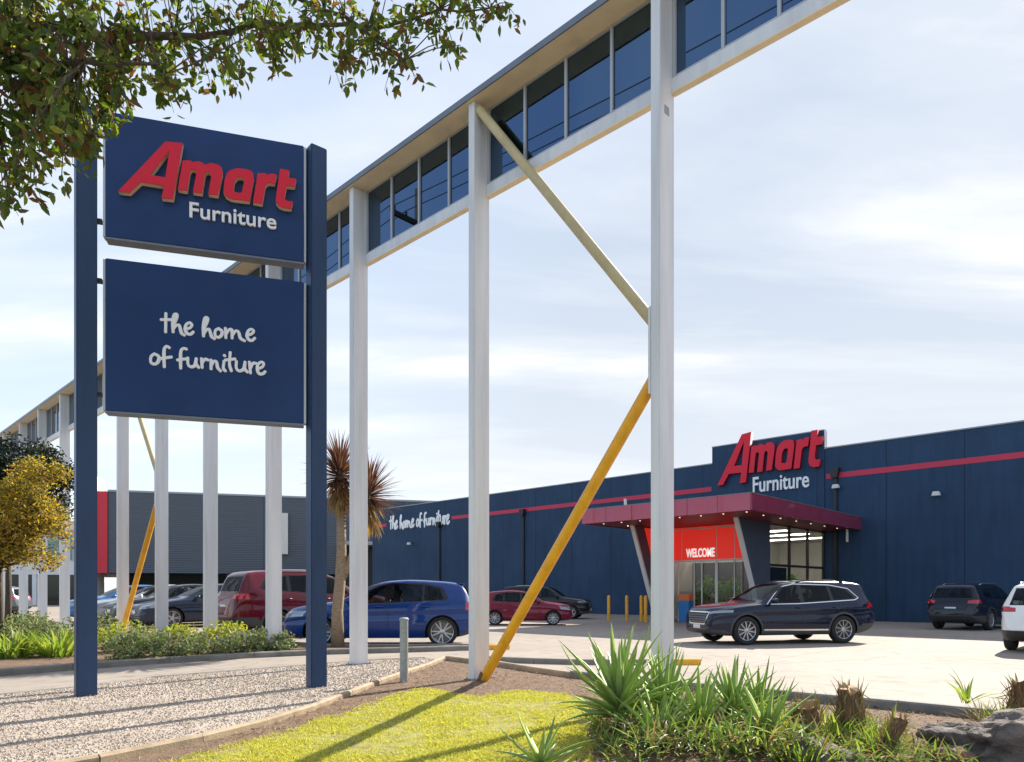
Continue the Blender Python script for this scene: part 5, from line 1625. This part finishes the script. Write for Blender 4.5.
# low shrubs of the island bed
def leaves(m, c, r, n, size, rr, shell=.45, asp=.42, droop=0.0, clump=0):
    cl = [Vector((rr.gauss(0, 1), rr.gauss(0, 1), rr.gauss(0, 1))).normalized()*rr.uniform(.55, 1) for _ in range(clump)] if clump else None
    for _ in range(n):
        if cl:
            d = rr.choice(cl)+Vector((rr.gauss(0, .2), rr.gauss(0, .2), rr.gauss(0, .2)))
            if d.length > 1.25: d = d.normalized()*rr.uniform(.85, 1.25)
        else:
            d = Vector((rr.gauss(0, 1), rr.gauss(0, 1), rr.gauss(0, 1))).normalized()*(rr.uniform(shell, 1)**.6)
        p = Vector((c[0]+d.x*r[0], c[1]+d.y*r[1], c[2]+d.z*r[2]))
        leaf(m, p, size*rr.uniform(.7, 1.25), asp, rr, droop)


def leaf(m, p, l, asp, rr, droop=0.0):
    a = rr.uniform(0, 2*PI); e = rr.uniform(-1.0, .9)-droop
    t_ = Vector((math.cos(a)*math.cos(e), math.sin(a)*math.cos(e), math.sin(e)))
    s_ = t_.cross(Vector((rr.gauss(0, 1), rr.gauss(0, 1), rr.gauss(0, 1)))).normalized(); u_ = s_.cross(t_)
    w = l*asp*.5
    m.add([tuple(p), tuple(p+t_*l*.35+s_*w+u_*w*.3), tuple(p+t_*l*.7+s_*w*.8+u_*w*.25), tuple(p+t_*l-u_*l*.06), tuple(p+t_*l*.7-s_*w*.8+u_*w*.25), tuple(p+t_*l*.35-s_*w+u_*w*.3)],
          [(0, 1, 2, 3), (0, 3, 4, 5)])


M['silver_leaf'] = leaf_mat('silver_leaf', [(.09, .13, .06), (.15, .19, .09), (.22, .25, .13), (.25, .22, .12)], .3, .6)
M['lime_leaf'] = leaf_mat('lime_leaf', [(.20, .26, .03), (.32, .34, .05), (.42, .36, .04), (.14, .20, .03)], .4, .5)
gsh = 'low shrubs in the island bed'
rr = random.Random(21)
shr = [(-7.2, 13.4, .5, .34, 'silver_leaf', 'low silvery shrub right beside the left navy post in the island bed'),
       (-6.75, 14.0, .55, .36, 'silver_leaf', 'low silvery shrub in the front row, second from the left navy post'),
       (-6.15, 14.55, .55, .36, 'silver_leaf', 'low silvery shrub at the middle of the front row along the kerb'),
       (-5.6, 15.0, .5, .34, 'silver_leaf', 'low silvery shrub in front of the white column nearest the red SUV'),
       (-5.15, 15.35, .42, .28, 'silver_leaf', 'smallest silvery shrub at the right end of the front row'),
       (-8.0, 15.2, .6, .40, 'silver_leaf', 'low silvery shrub behind the front row at the foot of the far yellow brace'),
       (-7.3, 15.9, .55, .42, 'lime_leaf', 'yellow flowering shrub behind the silvery shrubs near the far yellow brace'),
       (-6.5, 16.2, .55, .42, 'lime_leaf', 'lime green shrub in the back row before the dark navy sedan'),
       (-5.6, 16.2, .5, .36, 'silver_leaf', 'low silvery shrub in the back row before the red SUV'),
       (-8.9, 16.4, .6, .42, 'lime_leaf', 'lime green shrub at the left end of the back row')]
for i, (x, y, r, h, mt, lb) in enumerate(shr):
    ro = tag(empty('low_shrub', (x, y, .085)), lb, 'shrub', gsh)
    m = MB(); leaves(m, (0, 0, h*.5), (r, r, h*.75), 900, .085, rr, .3, .5, -.3, 26)
    m.v = [(a, b, max(c, .0)) for a, b, c in m.v]
    m.build('foliage', M[mt], ro, fixn=False)
    m = MB()
    for k in range(6):
        a = k*1.05; m.tube([(0, 0, -.02), (math.cos(a)*r*.6, math.sin(a)*r*.6, h*.6)], .012, 5)
    m.build('stem', M['bark'], ro)
gst = 'strap leaved plants at the left of the island bed'
for i, (x, y, lb) in enumerate([(-9.6, 13.6, 'bright green strap leaved plant at the left edge nearest the kerb'), (-8.9, 13.95, 'bright green strap leaved plant just left of the left navy post'),
                                (-10.1, 14.6, 'bright green strap leaved plant farther back at the left edge'), (-9.3, 14.9, 'strap leaved plant behind the one beside the left navy post')]):
    tuft('strap_plant', lb, x, y, 130, .60, .030, M['strap'], 40+i, .36, gst, (.6, 1.5), .07)
for i, (x, y, lb) in enumerate([(-11.3, 16.6, 'pale low shrub under the backlit tree'), (-10.4, 17.4, 'pale low shrub between the backlit tree and the thin white far columns'), (-12.2, 17.8, 'pale low shrub at the far left behind the backlit tree')]):
    ro = tag(empty('low_shrub', (x, y, .06)), lb, 'shrub', gsh)
    m = MB(); leaves(m, (0, 0, .3), (.8, .7, .42), 1100, .10, rr, .3, .5, -.3, 26); m.v = [(a, b, max(c, .0)) for a, b, c in m.v]
    m.build('foliage', M['silver_leaf'], ro, fixn=False)


M['indoor_leaf'] = leaf_mat('indoor_leaf', [(.10, .24, .03), (.18, .36, .05), (.28, .44, .08)], .4, .4)
for (u_, v_, lb) in ((U(727, 29.2), 29.2, 'leafy green potted plant behind the entrance glass right of the doors'), (U(706, 29.6), 29.6, 'leafy green potted plant behind the entrance doors'), (U(772, 29.6), 32.2, 'leafy green potted plant behind the side window of the lobby')):
    if lb.endswith('lobby'): u_ = -13.5
    x_, y_ = B(u_, v_)
    ro = tag(empty('potted_plant', (x_, y_, .03)), lb, 'plant')
    m = MB(); m.lathe([(.001, 0), (.17, 0), (.22, .45), (.19, .45), (.18, .40), (.001, .40)], 18); m.build('pot', M['trim_grey'], ro, angle=40)
    m = MB(); leaves(m, (0, 0, 1.25), (.45, .45, .75), 420, .2, rr, .3, .4, 0, 14); m.build('foliage', M['indoor_leaf'], ro, fixn=False)
    m = MB(); m.tube([(0, 0, .38), (.02, 0, 1.3)], .02, 6); m.build('stem', M['bark'], ro)


# ---------------------------------------------------------------- trees
def branch_path(a, b, n, wob, rr):
    a = Vector(a); b = Vector(b); out = []
    for i in range(n+1):
        s_ = i/n
        p = a.lerp(b, s_)+Vector((rr.gauss(0, wob), rr.gauss(0, wob), rr.gauss(0, wob)+.15*math.sin(PI*s_)*(b-a).length*.2))*(1 if 0 < i < n else 0)
        out.append(p)
    return out


def small_tree(name, label, x, y, trunk_h, blobs, n, size, mat, rs, group=None):
    rr = random.Random(rs)
    ro = tag(empty(name, (x, y, 0)), label, 'tree', group)
    m = MB(); m.tube([(0, 0, -.05), (.03, 0, trunk_h*.5), (0, .03, trunk_h)], [.09, .075, .06], 10)
    tr = m.build('trunk', M['bark'], ro, smooth=True)
    m = MB()
    for c, r in blobs:
        for k in range(5):
            e = Vector(c)+Vector((rr.uniform(-.7, .7)*r[0], rr.uniform(-.7, .7)*r[1], rr.uniform(-.4, .7)*r[2]))
            m.tube(branch_path((0, 0, trunk_h-.1), e, 4, .05, rr), [.04, .03, .022, .014, .006], 6)
    m.build('limbs', M['bark'], ro, smooth=True)
    m = MB()
    tot = sum(r[0]*r[2] for c, r in blobs)
    for c, r in blobs: leaves(m, c, r, int(n*r[0]*r[2]/tot), size, rr, .3, .42, .2, 16)
    m.build('crown', mat, ro, fixn=False)
    return ro


M['backlit_leaf'] = leaf_mat('backlit_leaf', [(.06, .065, .02), (.15, .14, .03), (.28, .23, .04), (.52, .38, .05), (.46, .26, .06), (.20, .12, .05)], .45, .5)  # gold tones paint sunlight coming through the leaves
M['dark_leaf'] = leaf_mat('dark_leaf', [(.012, .022, .010), (.02, .035, .014), (.03, .045, .02)], .1, .5)
small_tree('backlit_tree', 'small rounded tree with leaves coloured gold as if backlit at the left edge', -11.75, 16.2, 2.0,
           [((.2, -.2, 3.0), (.9, .9, .75)), ((.95, -.1, 2.65), (.75, .7, .7)), ((-.5, .1, 2.9), (.9, .9, .8)), ((1.0, 0, 3.75), (.62, .6, .62)), ((.35, -.3, 2.2), (.8, .7, .4)), ((1.15, 0, 3.2), (.5, .5, .5)), ((-1.0, 0, 2.4), (.8, .8, .6)), ((.3, .3, 3.6), (.7, .6, .5))], 17000, .09, M['backlit_leaf'], 31)
small_tree('dark_evergreen', 'dark evergreen tree rising behind the backlit tree', -13.4, 18.8, 2.6,
           [((.1, 0, 4.75), (1.0, 1.0, .75)), ((1.0, 0, 4.6), (.8, .8, .6)), ((-.9, 0, 4.6), (1.1, 1.0, .9)), ((.2, 0, 3.8), (1.3, 1, .9))], 15000, .11, M['dark_leaf'], 32)

# overhanging street tree: trunk out of frame to the left, limbs reach over the sign
M['over_leaf'] = leaf_mat('over_leaf', [(.045, .075, .015), (.085, .13, .022), (.15, .19, .03), (.11, .07, .027), (.17, .065, .035), (.26, .27, .035)], .5, .45, [0, .35, .66, .80, .92, 1])
rr = random.Random(77)
TX, TY = -7.4, 4.6
ro = tag(empty('street_tree', (TX, TY, 0)), 'large leafy street tree whose green and russet branches hang over the sign', 'tree')
m = MB(); m.tube([(0, 0, -.1), (.05, .05, 1.3), (.15, .1, 2.7), (.2, .2, 4.2)], [.26, .20, .17, .14], 14)
m.build('trunk', M['bark'], ro, smooth=True)


def W(px, py, Y):
    """a spot of the crown at distance Y, relative to the trunk foot"""
    return Vector(((px-512)/F_PX*Y-TX, Y-TY, H_CAM+(592-py)/F_PX*Y))


start = Vector((.2, .2, 4.0))
limbs = []
for pts in ([(-160, 60, 5.0), (20, 30, 5.4), (140, 40, 5.8), (260, 28, 6.2), (380, 22, 6.6), (490, 8, 7.0)],
            [(-160, 90, 5.2), (-40, 100, 5.5), (40, 120, 5.7), (80, 150, 5.9)],
            [(-160, -60, 5.2), (60, -70, 5.6), (220, -40, 6.1), (350, 20, 6.3), (405, 60, 6.4)],
            [(-100, 60, 5.3), (30, 70, 5.2), (110, 60, 5.2), (165, 75, 5.3)],
            [(-150, -120, 5.0), (100, -160, 5.8), (280, -120, 6.3), (430, -60, 6.8)],
            [(-300, -100, 4.6), (-420, -150, 4.2)], [(-260, -260, 5.0), (-200, -420, 5.2)]):
    P = [start]+[W(*p) for p in pts]
    limbs.append(P)
m = MB()
tw = []
for P in limbs:
    q = []
    for a, b in zip(P, P[1:]):
        for k in range(4):
            q.append(a.lerp(b, k/4)+Vector((rr.gauss(0, .03), rr.gauss(0, .03), rr.gauss(0, .03))))
    q.append(P[-1])
    n = len(q)
    m.tube(q, [.05*(1-i/n)**1.1+.006 for i in range(n)], 8)
    for i in range(4, n): tw.append((q[i], (q[i]-q[i-1]).normalized(), i/n))
m.build('limbs', M['bark'], ro, smooth=True)

# leaf sprays: (px, py, distance, spread px, count of sprays)
SPR = [(15, 50, 5.2, 50, 34), (40, 100, 5.4, 45, 40), (25, 150, 5.5, 36, 34), (8, 185, 5.6, 18, 12), (75, 85, 5.5, 40, 36), (70, 125, 5.7, 28, 22), (110, 70, 5.6, 26, 20), (112, 108, 5.7, 12, 7),
       (120, 30, 5.6, 38, 16), (165, 48, 5.8, 32, 18), (168, 78, 5.8, 20, 9), (205, 30, 5.9, 30, 12), (222, 58, 6.0, 20, 9), (255, 22, 6.1, 30, 16), (268, 52, 6.1, 20, 9), (310, 25, 6.2, 32, 18),
       (345, 45, 6.3, 26, 14), (375, 20, 6.4, 30, 16), (398, 60, 6.4, 17, 8), (430, 12, 6.6, 28, 12), (440, 32, 6.6, 16, 6), (478, 6, 6.8, 20, 8), (505, 4, 6.9, 9, 3), (8, 10, 5.1, 40, 26), (60, 10, 5.3, 40, 20),
       (100, -60, 5.6, 90, 60), (260, -60, 6.1, 90, 60), (400, -50, 6.6, 70, 36), (-60, 0, 5.2, 90, 60), (-60, 120, 5.4, 60, 44), (-180, -100, 5.0, 130, 60), (60, -160, 5.5, 140, 60), (-320, -160, 4.6, 150, 50), (-200, -350, 5.0, 150, 50)]
m = MB(); mt_ = MB()
for px, py, Y, sp_, ns_ in SPR:
    for _ in range(int(ns_*.85+.5)):
        c = W(rr.gauss(px, sp_*.55), rr.gauss(py, sp_*.5), Y+rr.gauss(0, .35))
        # a thin twig to the nearest limb point, hanging a little
        near = min(tw, key=lambda q: (q[0]-c).length_squared)[0]
        d = (c-near)
        if d.length > .9: near = c-d.normalized()*.9; d = c-near
        mid = near.lerp(c, .55)+Vector((0, 0, .06*d.length))
        tip = c+Vector((rr.gauss(0, .05), rr.gauss(0, .05), -.10-rr.random()*.08))
        mt_.tube([near, mid, c, tip], [.006, .0045, .003, .0015], 4, caps=False)
        for k in range(rr.randint(9, 15)):
            s_ = rr.random()
            p = (mid.lerp(c, s_*2) if s_ < .5 else c.lerp(tip, s_*2-1))+Vector((rr.gauss(0, .035), rr.gauss(0, .035), rr.gauss(0, .03)))
            leaf(m, p, rr.uniform(.07, .115), .42, rr, .55)
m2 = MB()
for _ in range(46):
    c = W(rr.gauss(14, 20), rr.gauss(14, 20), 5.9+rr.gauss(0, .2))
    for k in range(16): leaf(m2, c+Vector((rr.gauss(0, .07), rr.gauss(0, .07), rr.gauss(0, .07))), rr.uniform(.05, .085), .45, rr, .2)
m2.build('sunlit_leaves', leaf_mat('sunlit_leaf', [(.30, .30, .03), (.48, .44, .04), (.38, .36, .05)], .5, .5), ro, fixn=False)  # yellow leaf colour stands in for sun on the corner foliage
mt_.build('twigs', M['bark'], ro, fixn=False)
m.build('crown', M['over_leaf'], ro, fixn=False)


# power pole on the street behind: it shows only as a reflection in the high windows
px_, py_ = B(-19.7, -.53)
ro = tag(empty('power_pole', (px_, py_, 0), ROT_B), 'timber power pole with insulators and wires reflected in the high windows', 'power pole')
m = MB(); m.tube([(0, 0, -.1), (0, 0, 15.6)], [.17, .13], 12); m.build('pole', M['bark'], ro, smooth=True)
m = MB(); m.box(-.06, .06, -1.2, 1.2, 14.3, 14.46); m.build('crossarm', M['bark'], ro)
m = MB(); m.lathe([(.001, 13.1), (.24, 13.12), (.24, 14.0), (.18, 14.1), (.001, 14.12)], 16, 'z', (.34, 0, 0)); m.build('transformer', M['trim_grey'], ro)
for yy in (-1.05, 0.55, 1.05):
    m = MB(); m.lathe([(.03, 14.46), (.06, 14.5), (.03, 14.54), (.06, 14.58), (.03, 14.62), (.001, 14.66)], 10, 'z', (0, yy, 0)); m.build('insulator', M['trim_grey'], ro)
    pts = [(-45+k*5, yy, 14.64-1.1*(1-((k*5 % 45)/22.5-1)**2)) for k in range(0, 20)]
    m = MB(); m.tube(pts, .016, 5); m.build('wire', M['black'], ro)
